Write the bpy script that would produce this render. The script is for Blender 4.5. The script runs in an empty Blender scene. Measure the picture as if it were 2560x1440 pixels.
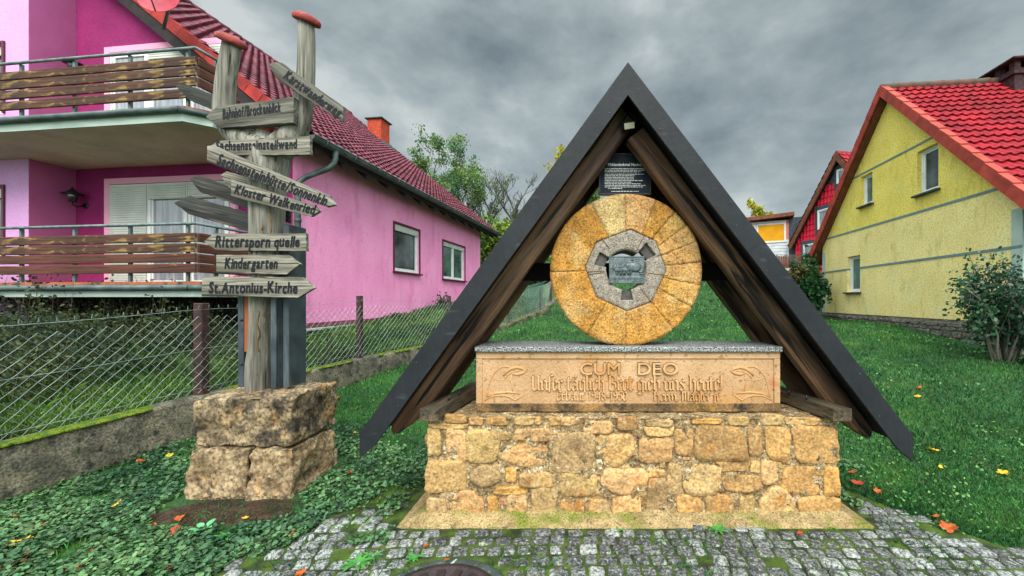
import bpy, math, random
import numpy as np
from mathutils import Vector, Matrix, noise as mnoise
from mathutils.geometry import tessellate_polygon
R = random.Random(11)
NR = np.random.RandomState(5)
C = bpy.context.scene.collection
scene = bpy.context.scene
rad = math.radians

# ------------------------------------------------------------------ camera
EYE = 1.55
cam_d = bpy.data.cameras.new("camera")
cam = bpy.data.objects.new("camera", cam_d)
C.objects.link(cam)
cam.location = (0, 0, EYE)
cam.rotation_euler = (rad(90), 0, 0)
cam_d.sensor_width = 36.0
cam_d.lens = 36.0 * 1000 / 2560
cam_d.shift_x = -160 / 2560
cam_d.shift_y = 30 / 2560
cam_d.clip_start = 0.05
cam_d.clip_end = 2000
scene.camera = cam
scene.render.resolution_x = 1024
scene.render.resolution_y = 576

def P(u, v, d):
    "point at depth d (metres) seen at photo pixel u, v"
    return Vector(((u - 1440) * d / 1000, d, EYE + (750 - v) * d / 1000))

# ------------------------------------------------------------------ light
SUN_EL, SUN_AZ = 42.0, 176.0      # azimuth, clockwise from +Y
sun_d = bpy.data.lights.new("sun", 'SUN')
sun_d.energy = 2.3
sun_d.angle = rad(34)
sun_d.color = (1.0, 0.95, 0.87)
sun = bpy.data.objects.new("sun", sun_d)
C.objects.link(sun)
_az, _el = rad(SUN_AZ), rad(SUN_EL)
_to = Vector((math.sin(_az) * math.cos(_el), math.cos(_az) * math.cos(_el), math.sin(_el)))
sun.rotation_euler = _to.to_track_quat('Z', 'Y').to_euler()
sun.location = (0, -5, 12)

world = bpy.data.worlds.new("World")
scene.world = world
world.use_nodes = True
wt = world.node_tree
wt.nodes.clear()
def wn(t, **k):
    n = wt.nodes.new(t)
    for a, b in k.items(): setattr(n, a, b)
    return n
w_out = wn('ShaderNodeOutputWorld'); w_bg = wn('ShaderNodeBackground')
w_sky = wn('ShaderNodeTexSky')
w_sky.sky_type = 'NISHITA'; w_sky.sun_disc = False
w_sky.sun_elevation = rad(SUN_EL); w_sky.sun_rotation = rad(SUN_AZ)
w_sky.air_density = 1.0; w_sky.dust_density = 2.0
tc = wn('ShaderNodeTexCoord'); sep = wn('ShaderNodeSeparateXYZ')
wt.links.new(tc.outputs['Generated'], sep.inputs[0])
def wmath(op, a, b=None, clamp=False):
    n = wn('ShaderNodeMath', operation=op, use_clamp=clamp)
    for i, x in enumerate((a, b)):
        if x is None: continue
        if isinstance(x, (int, float)): n.inputs[i].default_value = x
        else: wt.links.new(x, n.inputs[i])
    return n.outputs[0]
comb = wn('ShaderNodeMapping')
comb.inputs['Location'].default_value = (1.3, 0.4, 2.1); comb.inputs['Scale'].default_value = (1.0, 1.0, 1.7)
wt.links.new(tc.outputs['Generated'], comb.inputs[0])
def wnoise(scale, detail, dist, rough=0.55):
    n = wn('ShaderNodeTexNoise')
    n.inputs['Scale'].default_value = scale; n.inputs['Detail'].default_value = detail
    n.inputs['Distortion'].default_value = dist; n.inputs['Roughness'].default_value = rough
    wt.links.new(comb.outputs[0], n.inputs['Vector'])
    return n.outputs['Fac']
mix_n = wmath('ADD', wmath('MULTIPLY', wnoise(2.3, 8, 0.15, 0.52), 0.66), wmath('MULTIPLY', wnoise(6.0, 8, 0.2, 0.55), 0.34))
ramp = wn('ShaderNodeValToRGB')
el = ramp.color_ramp.elements
el[0].position = 0.37; el[0].color = (0.120, 0.153, 0.167, 1)
el[1].position = 0.62; el[1].color = (0.400, 0.432, 0.430, 1)
e = el.new(0.46); e.color = (0.190, 0.230, 0.243, 1)
e = el.new(0.54); e.color = (0.265, 0.307, 0.315, 1)
wt.links.new(mix_n, ramp.inputs[0])
# an overcast dome is brighter towards the zenith
gain = wn('ShaderNodeMapRange')
gain.inputs['From Min'].default_value = 0.64; gain.inputs['From Max'].default_value = 0.95
gain.inputs['To Min'].default_value = 1.0; gain.inputs['To Max'].default_value = 6.5
wt.links.new(sep.outputs[2], gain.inputs['Value'])
# rear and sides brightened too, out of view, added to light the side walls
gain2 = wn('ShaderNodeMapRange')
gain2.inputs['From Min'].default_value = 0.52; gain2.inputs['From Max'].default_value = -0.08
gain2.inputs['To Min'].default_value = 0.0; gain2.inputs['To Max'].default_value = 3.4
wt.links.new(sep.outputs[1], gain2.inputs['Value'])
gsum = wmath('ADD', gain.outputs[0], gain2.outputs[0])
vm = wn('ShaderNodeVectorMath', operation='SCALE')
wt.links.new(ramp.outputs[0], vm.inputs[0]); wt.links.new(gsum, vm.inputs['Scale'])
sk = wn('ShaderNodeVectorMath', operation='SCALE')
wt.links.new(w_sky.outputs[0], sk.inputs[0]); sk.inputs['Scale'].default_value = 0.08
wmix = wn('ShaderNodeMix', data_type='RGBA')
wmix.inputs['Factor'].default_value = 0.93
wt.links.new(sk.outputs[0], wmix.inputs[6]); wt.links.new(vm.outputs[0], wmix.inputs[7])
wt.links.new(wmix.outputs[2], w_bg.inputs['Color'])
w_bg.inputs['Strength'].default_value = 1.0
wt.links.new(w_bg.outputs[0], w_out.inputs[0])

scene.view_settings.view_transform = 'Standard'
scene.view_settings.look = 'None'
scene.view_settings.exposure = 0.66
scene.view_settings.gamma = 1.0
scene.cycles.use_denoising = True
scene.cycles.max_bounces = 5
scene.cycles.transparent_max_bounces = 8

# ------------------------------------------------------------------ materials
def S(r, g, b, k=1.0):
    f = lambda c: ((c / 255 + 0.055) / 1.055) ** 2.4 if c > 10 else c / 255 / 12.92
    return (f(r) * k, f(g) * k, f(b) * k)

GR = {'wall_stone': (58, .42), 'wall_mortar': (70, .6), 'footing_concrete': (90, .5), 'carved_sandstone': (100, .16), 'grimy_sandstone': (80, .5), 'quartz_millstone': (85, .5), 'grey_basalt': (110, .4),
      'stained_timber': (60, .45, (1, 1, .06)), 'weathered_plank': (60, .5, (1, .06, 1)), 'silver_timber': (60, .5, (1, 1, .05)), 'grey_board': (60, .55, (.05, 1, 1)), 'dark_board': (60, .55, (.05, 1, 1)), 'mid_board': (60, .5, (.05, 1, 1)),
      'limestone_block': (38, .55), 'lichened_block': (38, .65), 'pink_render': (22, .10), 'lilac_render': (22, .10), 'magenta_render': (20, .16), 'yellow_render': (26, .22), 'pale_yellow_render': (26, .22),
      'weathered_concrete': (60, .6), 'rubble_plinth': (30, .5), 'rubble_stone': (30, .5), 'plum_roof_tile': (16, .3), 'scarlet_roof_tile': (14, .22), 'peeling_plank': (40, .5, (.05, 1, 1)), 'brown_plank': (40, .45, (.05, 1, 1)),
      'sooty_brick': (14, .5), 'orange_brick': (14, .25), 'granite_cobble': (150, .5), 'lawn_soil': (40, .5), 'garden_soil': (40, .5), 'bare_dirt': (80, .6), 'black_fascia': (30, .18, (1, 1, .3)), 'moss': (90, .5), 'slab_concrete': (14, .08), 'dark_boarding': (30, .4)}
def mat(name, c1, c2=None, scale=5.0, rough=0.85, bump=0.0, bscale=60.0, stretch=None, detail=6.0,
        lo=0.35, hi=0.65, isl=0.0, spots=(), metallic=0.0, spec=0.3, attr=None, bdetail=5.0, hue=0.0, trans=0.0):
    m = bpy.data.materials.new(name); m.use_nodes = True
    t = m.node_tree; n = t.nodes; L = t.links
    b = n['Principled BSDF']
    b.inputs['Roughness'].default_value = rough; b.inputs['Metallic'].default_value = metallic
    b.inputs['Specular IOR Level'].default_value = spec
    co = n.new('ShaderNodeTexCoord'); vec = co.outputs['Object']
    if stretch:
        mp = n.new('ShaderNodeMapping'); mp.inputs['Scale'].default_value = stretch
        L.new(vec, mp.inputs[0]); svec = mp.outputs[0]
    else: svec = vec
    def nz(sc, v, det=detail, dist=0.0):
        x = n.new('ShaderNodeTexNoise'); x.inputs['Scale'].default_value = sc
        x.inputs['Detail'].default_value = det; x.inputs['Distortion'].default_value = dist
        L.new(v, x.inputs['Vector']); return x.outputs['Fac']
    def rng(v, a, c):
        x = n.new('ShaderNodeMapRange'); x.inputs['From Min'].default_value = a; x.inputs['From Max'].default_value = c
        L.new(v, x.inputs['Value']); return x.outputs[0]
    def mixc(f, a, c):
        x = n.new('ShaderNodeMix'); x.data_type = 'RGBA'
        if isinstance(f, float): x.inputs['Factor'].default_value = f
        else: L.new(f, x.inputs['Factor'])
        for i, q in ((6, a), (7, c)):
            if isinstance(q, tuple): x.inputs[i].default_value = (*q, 1)
            else: L.new(q, x.inputs[i])
        return x.outputs[2]
    col = c1
    if attr:
        a = n.new('ShaderNodeAttribute'); a.attribute_name = attr; col = a.outputs['Color']
        if c2 is not None:
            mm = n.new('ShaderNodeMix'); mm.data_type = 'RGBA'; mm.blend_type = 'MULTIPLY'; mm.inputs['Factor'].default_value = 1.0
            L.new(col, mm.inputs[6]); L.new(mixc(rng(nz(scale, svec), lo, hi), c1, c2), mm.inputs[7]); col = mm.outputs[2]
    elif c2 is not None:
        col = mixc(rng(nz(scale, svec), lo, hi), c1, c2)
    for sp in spots:
        sc, th, soft, cc = sp[:4]
        v = vec
        if len(sp) > 4 and sp[4]:
            mp = n.new('ShaderNodeMapping'); mp.inputs['Scale'].default_value = sp[4]; L.new(vec, mp.inputs[0]); v = mp.outputs[0]
        mp2 = n.new('ShaderNodeMapping'); mp2.inputs['Location'].default_value = (sc * 1.7, th * 31, 4.2); L.new(v, mp2.inputs[0])
        f = rng(nz(sc, mp2.outputs[0], 9.0, .25), th - soft * .35, th + soft * 1.35)
        if len(sp) > 5:
            fm = n.new('ShaderNodeMath'); fm.operation = 'MULTIPLY'; L.new(f, fm.inputs[0]); fm.inputs[1].default_value = sp[5]; f = fm.outputs[0]
        col = mixc(f, col, cc)
    if name in GR:
        gs = GR[name]; gv = vec
        if len(gs) > 2:
            mp = n.new('ShaderNodeMapping'); mp.inputs['Scale'].default_value = gs[2]; L.new(vec, mp.inputs[0]); gv = mp.outputs[0]
        gr = n.new('ShaderNodeMapRange'); gr.inputs['From Min'].default_value = .32; gr.inputs['From Max'].default_value = .66
        gr.inputs['To Min'].default_value = 1 - gs[1]; gr.inputs['To Max'].default_value = 1 + gs[1] * .45
        L.new(nz(gs[0], gv, 3.0), gr.inputs['Value'])
        vs_ = n.new('ShaderNodeVectorMath'); vs_.operation = 'SCALE'
        if isinstance(col, tuple): vs_.inputs[0].default_value = col
        else: L.new(col, vs_.inputs[0])
        L.new(gr.outputs[0], vs_.inputs['Scale']); col = vs_.outputs[0]
    if isl or hue:
        g = n.new('ShaderNodeNewGeometry')
        h = n.new('ShaderNodeHueSaturation')
        r1 = n.new('ShaderNodeMapRange'); r1.inputs['To Min'].default_value = 1 - isl; r1.inputs['To Max'].default_value = 1 + isl
        L.new(g.outputs['Random Per Island'], r1.inputs[0]); L.new(r1.outputs[0], h.inputs['Value'])
        if hue:
            fr = n.new('ShaderNodeMath'); fr.operation = 'MULTIPLY'; fr.inputs[1].default_value = 7.31; L.new(g.outputs['Random Per Island'], fr.inputs[0])
            f2 = n.new('ShaderNodeMath'); f2.operation = 'FRACT'; L.new(fr.outputs[0], f2.inputs[0])
            r2 = n.new('ShaderNodeMapRange'); r2.inputs['To Min'].default_value = 0.5 - hue; r2.inputs['To Max'].default_value = 0.5 + hue
            L.new(f2.outputs[0], r2.inputs[0]); L.new(r2.outputs[0], h.inputs['Hue'])
        if isinstance(col, tuple): h.inputs['Color'].default_value = (*col, 1)
        else: L.new(col, h.inputs['Color'])
        col = h.outputs[0]
    if isinstance(col, tuple): b.inputs['Base Color'].default_value = (*col, 1)
    else: L.new(col, b.inputs['Base Color'])
    if bump:
        bp = n.new('ShaderNodeBump'); bp.inputs['Strength'].default_value = min(1.0, bump); bp.inputs['Distance'].default_value = 0.012 * max(1.0, bump)
        L.new(nz(bscale, svec, bdetail), bp.inputs['Height']); L.new(bp.outputs[0], b.inputs['Normal'])
    if trans:
        tr = n.new('ShaderNodeBsdfTranslucent'); ms = n.new('ShaderNodeMixShader'); ms.inputs[0].default_value = trans
        if isinstance(col, tuple): tr.inputs[0].default_value = (*col, 1)
        else: L.new(col, tr.inputs[0])
        L.new(b.outputs[0], ms.inputs[1]); L.new(tr.outputs[0], ms.inputs[2]); L.new(ms.outputs[0], n['Material Output'].inputs[0])
    return m

# ------------------------------------------------------------------ mesh building
class MB:
    def __init__(s): s.v = []; s.f = []; s.m = []; s.c = []; s.sm = []
    def add(s, verts, faces, mi=0, col=(1, 1, 1), smooth=False):
        o = len(s.v); s.v.extend(tuple(v) for v in verts)
        for f in faces:
            s.f.append(tuple(i + o for i in f)); s.m.append(mi); s.c.append(col); s.sm.append(smooth)
        return s
    def box(s, lo, hi, M=None, mi=0, col=(1, 1, 1)):
        x0, y0, z0 = lo; x1, y1, z1 = hi
        vs = [(x0,y0,z0),(x1,y0,z0),(x1,y1,z0),(x0,y1,z0),(x0,y0,z1),(x1,y0,z1),(x1,y1,z1),(x0,y1,z1)]
        if M is not None: vs = [M @ Vector(v) for v in vs]
        return s.add(vs, [(0,3,2,1),(4,5,6,7),(0,1,5,4),(1,2,6,5),(2,3,7,6),(3,0,4,7)], mi, col)
    def bbox(s, lo, hi, bev=0.01, M=None, mi=0, col=(1, 1, 1)):
        "box with chamfered edges"
        c = [(a + b) / 2 for a, b in zip(lo, hi)]; h = [(b - a) / 2 for a, b in zip(lo, hi)]
        bev = min(bev, min(h) * 0.6)
        vs = []; idx = {}
        for sx in (-1, 1):
            for sy in (-1, 1):
                for sz in (-1, 1):
                    for ax in range(3):
                        q = [c[k] + (sx, sy, sz)[k] * (h[k] - (0 if k == ax else bev)) for k in range(3)]
                        idx[(sx, sy, sz, ax)] = len(vs); vs.append(q)
        fs = []
        for ax in range(3):
            o1, o2 = (ax + 1) % 3, (ax + 2) % 3
            for sg in (-1, 1):
                loop = []
                for a, b in ((-1,-1),(1,-1),(1,1),(-1,1)):
                    k = [0, 0, 0]; k[ax] = sg; k[o1] = a; k[o2] = b
                    loop.append(idx[(*k, ax)])
                fs.append(tuple(loop if sg > 0 else loop[::-1]))
        for ax in range(3):
            o1, o2 = (ax + 1) % 3, (ax + 2) % 3
            for a in (-1, 1):
                for b in (-1, 1):
                    def K(t, w):
                        k = [0, 0, 0]; k[ax] = t; k[o1] = a; k[o2] = b; return idx[(*k, w)]
                    q = (K(-1, o1), K(1, o1), K(1, o2), K(-1, o2))
                    fs.append(q if a * b < 0 else q[::-1])
        for sx in (-1, 1):
            for sy in (-1, 1):
                for sz in (-1, 1):
                    q = tuple(idx[(sx, sy, sz, k)] for k in range(3)); fs.append(q if sx*sy*sz > 0 else q[::-1])
        if M is not None: vs = [M @ Vector(v) for v in vs]
        return s.add(vs, fs, mi, col)
    def prism(s, poly, off, mi=0, col=(1, 1, 1)):
        "3-D polygon pushed along off, closed"
        n = len(poly); off = Vector(off); a = [Vector(p) for p in poly]
        nrm = Vector((0, 0, 0))
        for i in range(n): nrm += a[i].cross(a[(i + 1) % n])
        flip = nrm.dot(off) > 0
        vs = a + [p + off for p in a]
        fs = [tuple(range(n)), tuple(range(2 * n - 1, n - 1, -1))] + [(i, i + n, (i + 1) % n + n, (i + 1) % n) for i in range(n)]
        if flip: fs = [f[::-1] for f in fs]
        return s.add(vs, fs, mi, col)
    def tube(s, pts, r, n=8, cap=True, mi=0, col=(1, 1, 1), smooth=True, jit=0.0, flat=1.0):
        pts = [Vector(p) for p in pts]; k = len(pts)
        rr = list(r) if isinstance(r, (list, tuple)) else [r] * k
        vs = []; up = None
        for i, p in enumerate(pts):
            t = (pts[min(i + 1, k - 1)] - pts[max(i - 1, 0)])
            if t.length < 1e-9: t = Vector((0, 0, 1))
            t.normalize()
            if up is None:
                up = Vector((0, 1, 0)) if abs(t.y) < 0.9 else Vector((1, 0, 0))
            a = (up - t * up.dot(t)).normalized(); up = a; b = t.cross(a)
            for j in range(n):
                an = 2 * math.pi * j / n
                q = 1 + (R.uniform(-jit, jit) if jit else 0)
                vs.append(p + (a * math.cos(an) * flat + b * math.sin(an)) * rr[i] * q)
        fs = [(i * n + j, i * n + (j + 1) % n, (i + 1) * n + (j + 1) % n, (i + 1) * n + j) for i in range(k - 1) for j in range(n)]
        if cap:
            fs.append(tuple(range(n - 1, -1, -1))); fs.append(tuple((k - 1) * n + j for j in range(n)))
        return s.add(vs, fs, mi, col, smooth)
    def lathe(s, prof, n=24, M=None, mi=0, col=(1, 1, 1), smooth=True):
        vs = []
        for r, z in prof:
            for j in range(n):
                a = 2 * math.pi * j / n; vs.append(Vector((r * math.cos(a), r * math.sin(a), z)))
        if M is not None: vs = [M @ v for v in vs]
        k = len(prof)
        fs = [(i * n + j, i * n + (j + 1) % n, (i + 1) * n + (j + 1) % n, (i + 1) * n + j) for i in range(k - 1) for j in range(n)]
        fs.append(tuple(range(n - 1, -1, -1))); fs.append(tuple((k - 1) * n + j for j in range(n)))
        return s.add(vs, fs, mi, col, smooth)

W = {}
def tag(o, label=None, cat=None, group=None, kind=None):
    if label: o['label'] = label
    if cat: o['category'] = cat
    if group: o['group'] = group
    if kind: o['kind'] = kind
    return o
def thing(name, loc, label, cat, rz=0.0, group=None):
    o = bpy.data.objects.new(name, None); C.objects.link(o)
    o.empty_display_size = 0.1
    o.location = loc; o.rotation_euler = (0, 0, rz)
    W[o] = Matrix.Translation(Vector(loc)) @ Matrix.Rotation(rz, 4, 'Z')
    return tag(o, label, cat, group)
def raw_mesh(name, verts, faces_flat, nper, mats, smooth=False, mi=None, cols=None):
    me = bpy.data.meshes.new(name)
    v = np.asarray(verts, dtype=np.float32).reshape(-1, 3); f = np.asarray(faces_flat, dtype=np.int32).ravel()
    npf = np.full(len(f) // nper, nper, dtype=np.int32) if isinstance(nper, int) else np.asarray(nper, dtype=np.int32)
    me.vertices.add(len(v)); me.vertices.foreach_set('co', v.ravel())
    me.loops.add(len(f)); me.loops.foreach_set('vertex_index', f)
    me.polygons.add(len(npf))
    st = np.concatenate([[0], np.cumsum(npf)[:-1]]).astype(np.int32)
    me.polygons.foreach_set('loop_start', st); me.polygons.foreach_set('loop_total', npf)
    if smooth is not False:
        me.polygons.foreach_set('use_smooth', np.full(len(npf), True) if smooth is True else np.asarray(smooth))
    for m in (mats if isinstance(mats, (list, tuple)) else [mats]): me.materials.append(m)
    if mi is not None: me.polygons.foreach_set('material_index', np.asarray(mi, dtype=np.int32))
    me.update(calc_edges=True)
    if cols is not None:
        ca = me.color_attributes.new('tint', 'FLOAT_COLOR', 'CORNER')
        c = np.repeat(np.asarray(cols, dtype=np.float32), npf, axis=0)
        ca.data.foreach_set('color', np.concatenate([c, np.ones((len(c), 1), np.float32)], 1).ravel())
    me.validate()
    return me
def part(mb, name, mats, parent=None, M=None, local=False, tint=False):
    "link a builder as ONE mesh object; vertices are world unless local"
    Wm = M if M is not None else (W[parent] if parent is not None else Matrix.Identity(4))
    vs = mb.v
    if not local:
        inv = Wm.inverted(); vs = [inv @ Vector(v) for v in vs]
    vs = [tuple(v) for v in vs]
    flat = [i for f in mb.f for i in f]
    me = raw_mesh(name, vs, flat, [len(f) for f in mb.f], mats, mb.sm, mb.m, mb.c if tint else None)
    o = bpy.data.objects.new(name, me); C.objects.link(o)
    W[o] = Wm
    if parent is not None:
        o.parent = parent; o.matrix_basis = W[parent].inverted() @ Wm
    else: o.matrix_world = Wm
    return o
def solo(mb, name, mats, loc, label, cat, group=None, tint=False, kind=None, rz=0.0):
    o = part(mb, name, mats, None, Matrix.Translation(Vector(loc)) @ Matrix.Rotation(rz, 4, 'Z'), tint=tint)
    return tag(o, label, cat, group, kind)
def copy_tree(o, parent=None):
    c = o.copy(); C.objects.link(c)
    if parent is not None: c.parent = parent
    for ch in list(o.children): copy_tree(ch, c)
    return c
def sm(t):
    t = np.clip(t, 0, 1); return t * t * (3 - 2 * t)
def nvec(p, sc, amp, seed=0.0):
    return mnoise.noise(Vector((p[0] * sc + seed, p[1] * sc + seed * 1.7, p[2] * sc - seed))) * amp

# ------------------------------------------------------------------ text
_tc = {}
def text_geo(ch, extr=0.0):
    key = (ch, round(extr, 5))
    if key in _tc: return _tc[key]
    cu = bpy.data.curves.new("t", 'FONT'); cu.body = ch; cu.size = 1.0; cu.resolution_u = 3
    cu.extrude = extr
    ob = bpy.data.objects.new("t", cu); C.objects.link(ob)
    dg = bpy.context.evaluated_depsgraph_get(); dg.update()
    me = bpy.data.meshes.new_from_object(ob.evaluated_get(dg))
    vs = [tuple(v.co) for v in me.vertices]; fs = [tuple(p.vertices) for p in me.polygons]
    bpy.data.objects.remove(ob); bpy.data.curves.remove(cu); bpy.data.meshes.remove(me)
    _tc[key] = (vs, fs); return _tc[key]
def letter_run(s, height, width, jit=0.0, shear=0.0, fat=0.0, extr=0.0, gap=0.12, seed=1):
    "letters in local x-y, centred; scaled to width; returns verts, faces (front towards +z)"
    rr = random.Random(seed); V = []; F = []; x = 0.0
    for ch in s:
        if ch == ' ': x += 0.32; continue
        vs, fs = text_geo(ch, extr)
        if not vs: continue
        x0 = min(v[0] for v in vs); x1 = max(v[0] for v in vs)
        a = rr.uniform(-jit, jit) * 1.6; dy = rr.uniform(-jit, jit) * 0.5; k = 1 + rr.uniform(-jit, jit) * 1.3
        ca, sa = math.cos(a), math.sin(a)
        copies = [(0, 0)] if not fat else [(0, 0), (fat, 0), (0, fat), (fat, fat)]
        for q, (fx, fy) in enumerate(copies):
            o = len(V)
            for vx, vy, vz in vs:
                px = (vx - x0) * k; py = vy * k
                px, py = px * ca - py * sa, px * sa + py * ca
                V.append((x + px + py * shear + fx, py + dy + fy, vz * (1 + 0.0) + q * 0.0006 / max(height, 0.01)))
            F += [tuple(i + o for i in f) for f in fs]
        x += (x1 - x0) * k + gap
    tot = max(x - gap, 0.01); kx = width / tot if width else height
    return [((vx - tot / 2) * kx, (vy - 0.33) * height, vz * height) for vx, vy, vz in V], F

# ------------------------------------------------------------------ terrain
LY = np.array([-60, 3.2, 4.3, 6.3, 7.8, 10, 14, 18, 24, 35, 80, 400.0])
LZ = np.array([0, 0, .10, .22, .38, .65, 1.05, 1.95, 3.1, 4.6, 9.0, 14.0])
def lawn(x, y):
    z = np.interp(y, LY, LZ)
    z = z + 0.33 * sm((x - 2.6) / 4.5) * sm((y - 3.6) / 3.0) * (1 - sm((y - 9.5) / 4.0))
    z = z - .07 * sm((x - 6.6) / 1.2) * sm((y - 5) / 2) * (1 - sm((y - 13.5) / 2))
    return z
FP = [(-5.35, -0.6, .30), (-4.72, 2.0, .38), (-4.435, 3.08, .44), (-4.09, 4.4, .516), (-3.54, 6.6, .60), (-2.80, 9.0, .64), (-1.85, 11.6, .93), (-1.19, 14.0, 1.22), (-0.75, 17.0, 1.75)]
FPA = np.array(FP)
def fence_x(y): return np.interp(y, FPA[:, 1], FPA[:, 0])
def fence_z(y): return np.interp(y, FPA[:, 1], FPA[:, 2])
def garden(x, y):
    s = fence_x(y) - x
    zk = fence_z(y)
    top = np.maximum(np.interp(y, [0, 4, 7, 10, 14, 20], [.86, .90, .95, 1.1, 1.4, 2.3]), zk)
    z = (zk - .07) + (top - zk + .02) * sm(s / 2.6)
    return z

# ------------------------------------------------------------------ palette
m_lawn = mat('lawn_soil', S(28, 62, 30), S(52, 92, 38), 1.3, .95, .8, 30, spots=[(9, .6, .12, S(58, 50, 34))])
m_garden = mat('garden_soil', S(38, 66, 30), S(66, 88, 38), 2.2, .95, .8, 30, spots=[(4, .56, .12, S(62, 50, 36))])
m_grass = mat('grass_blade', S(30, 78, 38), S(64, 116, 52), .55, .6, isl=.6, hue=.03, spots=[(1.7, .55, .15, S(92, 136, 54), None, .75), (.8, .60, .12, S(20, 58, 30), None, .7)], trans=.25)
m_gardengrass = mat('garden_grass', S(40, 70, 32), S(92, 122, 48), .9, .6, isl=.6, hue=.03, spots=[(1.1, .56, .12, S(46, 48, 30), None, .8)], trans=.25)
m_clover = mat('clover_leaf', S(40, 76, 48), S(92, 126, 78), 1.6, .55, isl=.7, hue=.03, trans=.2)
m_moss = mat('moss', S(70, 98, 22), S(112, 128, 30), 14, .95, 1.0, 120)
m_dirt = mat('bare_dirt', S(44, 34, 26), S(78, 60, 44), 9, .98, 1.0, 60)
m_ochre = mat('wall_stone', (.82, .8, .78), (1.12, 1.08, 1.02), 9, .9, 1.0, 34, attr='tint', bdetail=9,
              spots=[(7, .60, .10, S(104, 72, 40), None, .75), (26, .60, .1, S(92, 74, 56), None, .6), (5, .63, .12, S(196, 122, 40), None, .7), (14, .62, .1, S(216, 190, 142), None, .55)])
m_mortar = mat('wall_mortar', S(184, 158, 116), S(118, 96, 66), 16, .98, 1.0, 42, bdetail=8,
               spots=[(48, .56, .08, S(88, 72, 50)), (6, .62, .1, S(196, 140, 62), None, .7), (30, .6, .05, S(214, 198, 164))])
m_footing = mat('footing_concrete', S(176, 150, 106), S(132, 112, 74), 9, .97, 1.0, 50, spots=[(5, .52, .12, S(112, 116, 44)), (30, .6, .1, S(90, 76, 54))])
m_sand = mat('carved_sandstone', S(202, 164, 124), S(176, 138, 98), 3.2, .88, .55, 55,
             spots=[(2.4, .56, .14, S(186, 128, 56), None, .8), (34, .60, .06, S(122, 90, 58), None, .7), (3.1, .68, .06, S(176, 84, 40), None, .6)])
m_sandlow = mat('grimy_sandstone', S(150, 116, 74), S(84, 68, 48), 5, .92, .8, 60, spots=[(12, .55, .1, S(52, 46, 38)), (4, .6, .1, S(160, 122, 60))])
m_letter = mat('carved_letter', S(208, 168, 120), S(186, 144, 96), 6, .85, .3, 70, spots=[(2.2, .6, .1, S(176, 112, 46), None, .7)])
m_letshade = mat('carved_edge_shade_grime', S(112, 78, 44), S(84, 58, 36), 12, .95)  # dark outline stands in for edge shadow round the letters, besides recess grime
m_granite = mat('speckled_granite', S(150, 152, 150), S(60, 64, 66), 95, .8, .4, 90, lo=.46, hi=.54, spots=[(120, .60, .03, S(206, 206, 200))])
m_mill = mat('quartz_millstone', (.72, .70, .66), (1.16, 1.12, 1.05), 11, .9, 1.0, 46, attr='tint', bdetail=9,
             spots=[(5, .54, .14, S(214, 190, 138), None, .6), (9, .57, .14, S(150, 98, 36), None, .4), (36, .61, .08, S(86, 62, 34), None, .7), (4, .60, .12, S(222, 186, 120), None, .6), (3.0, .64, .1, S(168, 88, 34), None, .6), (60, .62, .05, S(62, 48, 30), None, .7)])
m_core = mat('grey_basalt', S(176, 164, 148), S(140, 130, 119), 40, .92, .9, 110, spots=[(90, .6, .05, S(70, 66, 60)), (2.8, .62, .12, S(160, 118, 62), None, .5)])
m_notch = mat('shaded_notch_stone', S(96, 91, 86), S(66, 63, 60), 14, .9, .5, 60)  # dark colour carries the shadow inside the notches
m_groove = mat('groove', S(84, 66, 44), S(110, 86, 54), 20, .95)
m_bronze = mat('dull_metal', S(112, 122, 122), S(78, 88, 90), 30, .5, .4, 80, metallic=.55)
m_fascia = mat('black_fascia', S(36, 39, 43), S(28, 30, 34), 3, .6, .2, 20, spec=.25, spots=[(5, .64, .05, S(66, 70, 74), (1, 1, 4), .6)])
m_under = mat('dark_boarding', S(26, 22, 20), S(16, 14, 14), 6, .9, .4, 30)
m_rafter = mat('stained_timber', S(126, 92, 66), S(66, 45, 33), 7, .62, .55, 22, (1, 1, .10), spec=.35, lo=.38, hi=.62,
               spots=[(26, .56, .04, S(22, 15, 12), (1, 1, .05)), (5, .58, .1, S(146, 118, 88), (1, 1, .12), .8), (2.2, .60, .1, S(96, 56, 44), (1, 1, .4), .6)])
m_plate = mat('weathered_plank', S(112, 96, 72), S(70, 62, 50), 9, .85, .6, 30, (1, .12, 1), spots=[(30, .58, .05, S(48, 42, 34), (1, .06, 1))])
m_post = mat('silver_timber', S(150, 146, 134), S(96, 92, 82), 8, .88, .8, 26, (1, 1, .09), lo=.36, hi=.64,
             spots=[(34, .60, .05, S(58, 52, 44), (1, 1, .04)), (3, .62, .1, S(98, 100, 60), (1, 1, .3), .5), (9, .66, .08, S(172, 160, 136), (1, 1, .1), .7)])
m_board = mat('grey_board', S(158, 152, 138), S(98, 93, 82), 9, .88, .8, 30, (.10, 1, 1), lo=.36, hi=.64,
              spots=[(36, .57, .05, S(50, 44, 36), (.05, 1, 1)), (7, .64, .1, S(178, 164, 138), (.15, 1, 1), .7)])
m_board_dk = mat('dark_board', S(76, 75, 70), S(42, 42, 40), 9, .88, .8, 30, (.10, 1, 1), spots=[(34, .60, .05, S(112, 102, 82), (.06, 1, 1), .6), (22, .6, .05, S(28, 27, 25), (.06, 1, 1))])
m_board_mid = mat('mid_board', S(126, 122, 110), S(74, 71, 64), 9, .88, .8, 30, (.10, 1, 1), spots=[(34, .60, .05, S(40, 36, 32), (.06, 1, 1), .8), (7, .62, .1, S(150, 140, 118), (.15, 1, 1), .6)])
m_ink = mat('dark_lettering', S(12, 15, 22), S(18, 20, 26), 20, .7)
m_cap = mat('red_cap', S(160, 66, 58), S(112, 46, 44), 12, .75, .5, 40, spots=[(20, .6, .08, S(206, 130, 122), None, .7)])
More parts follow.
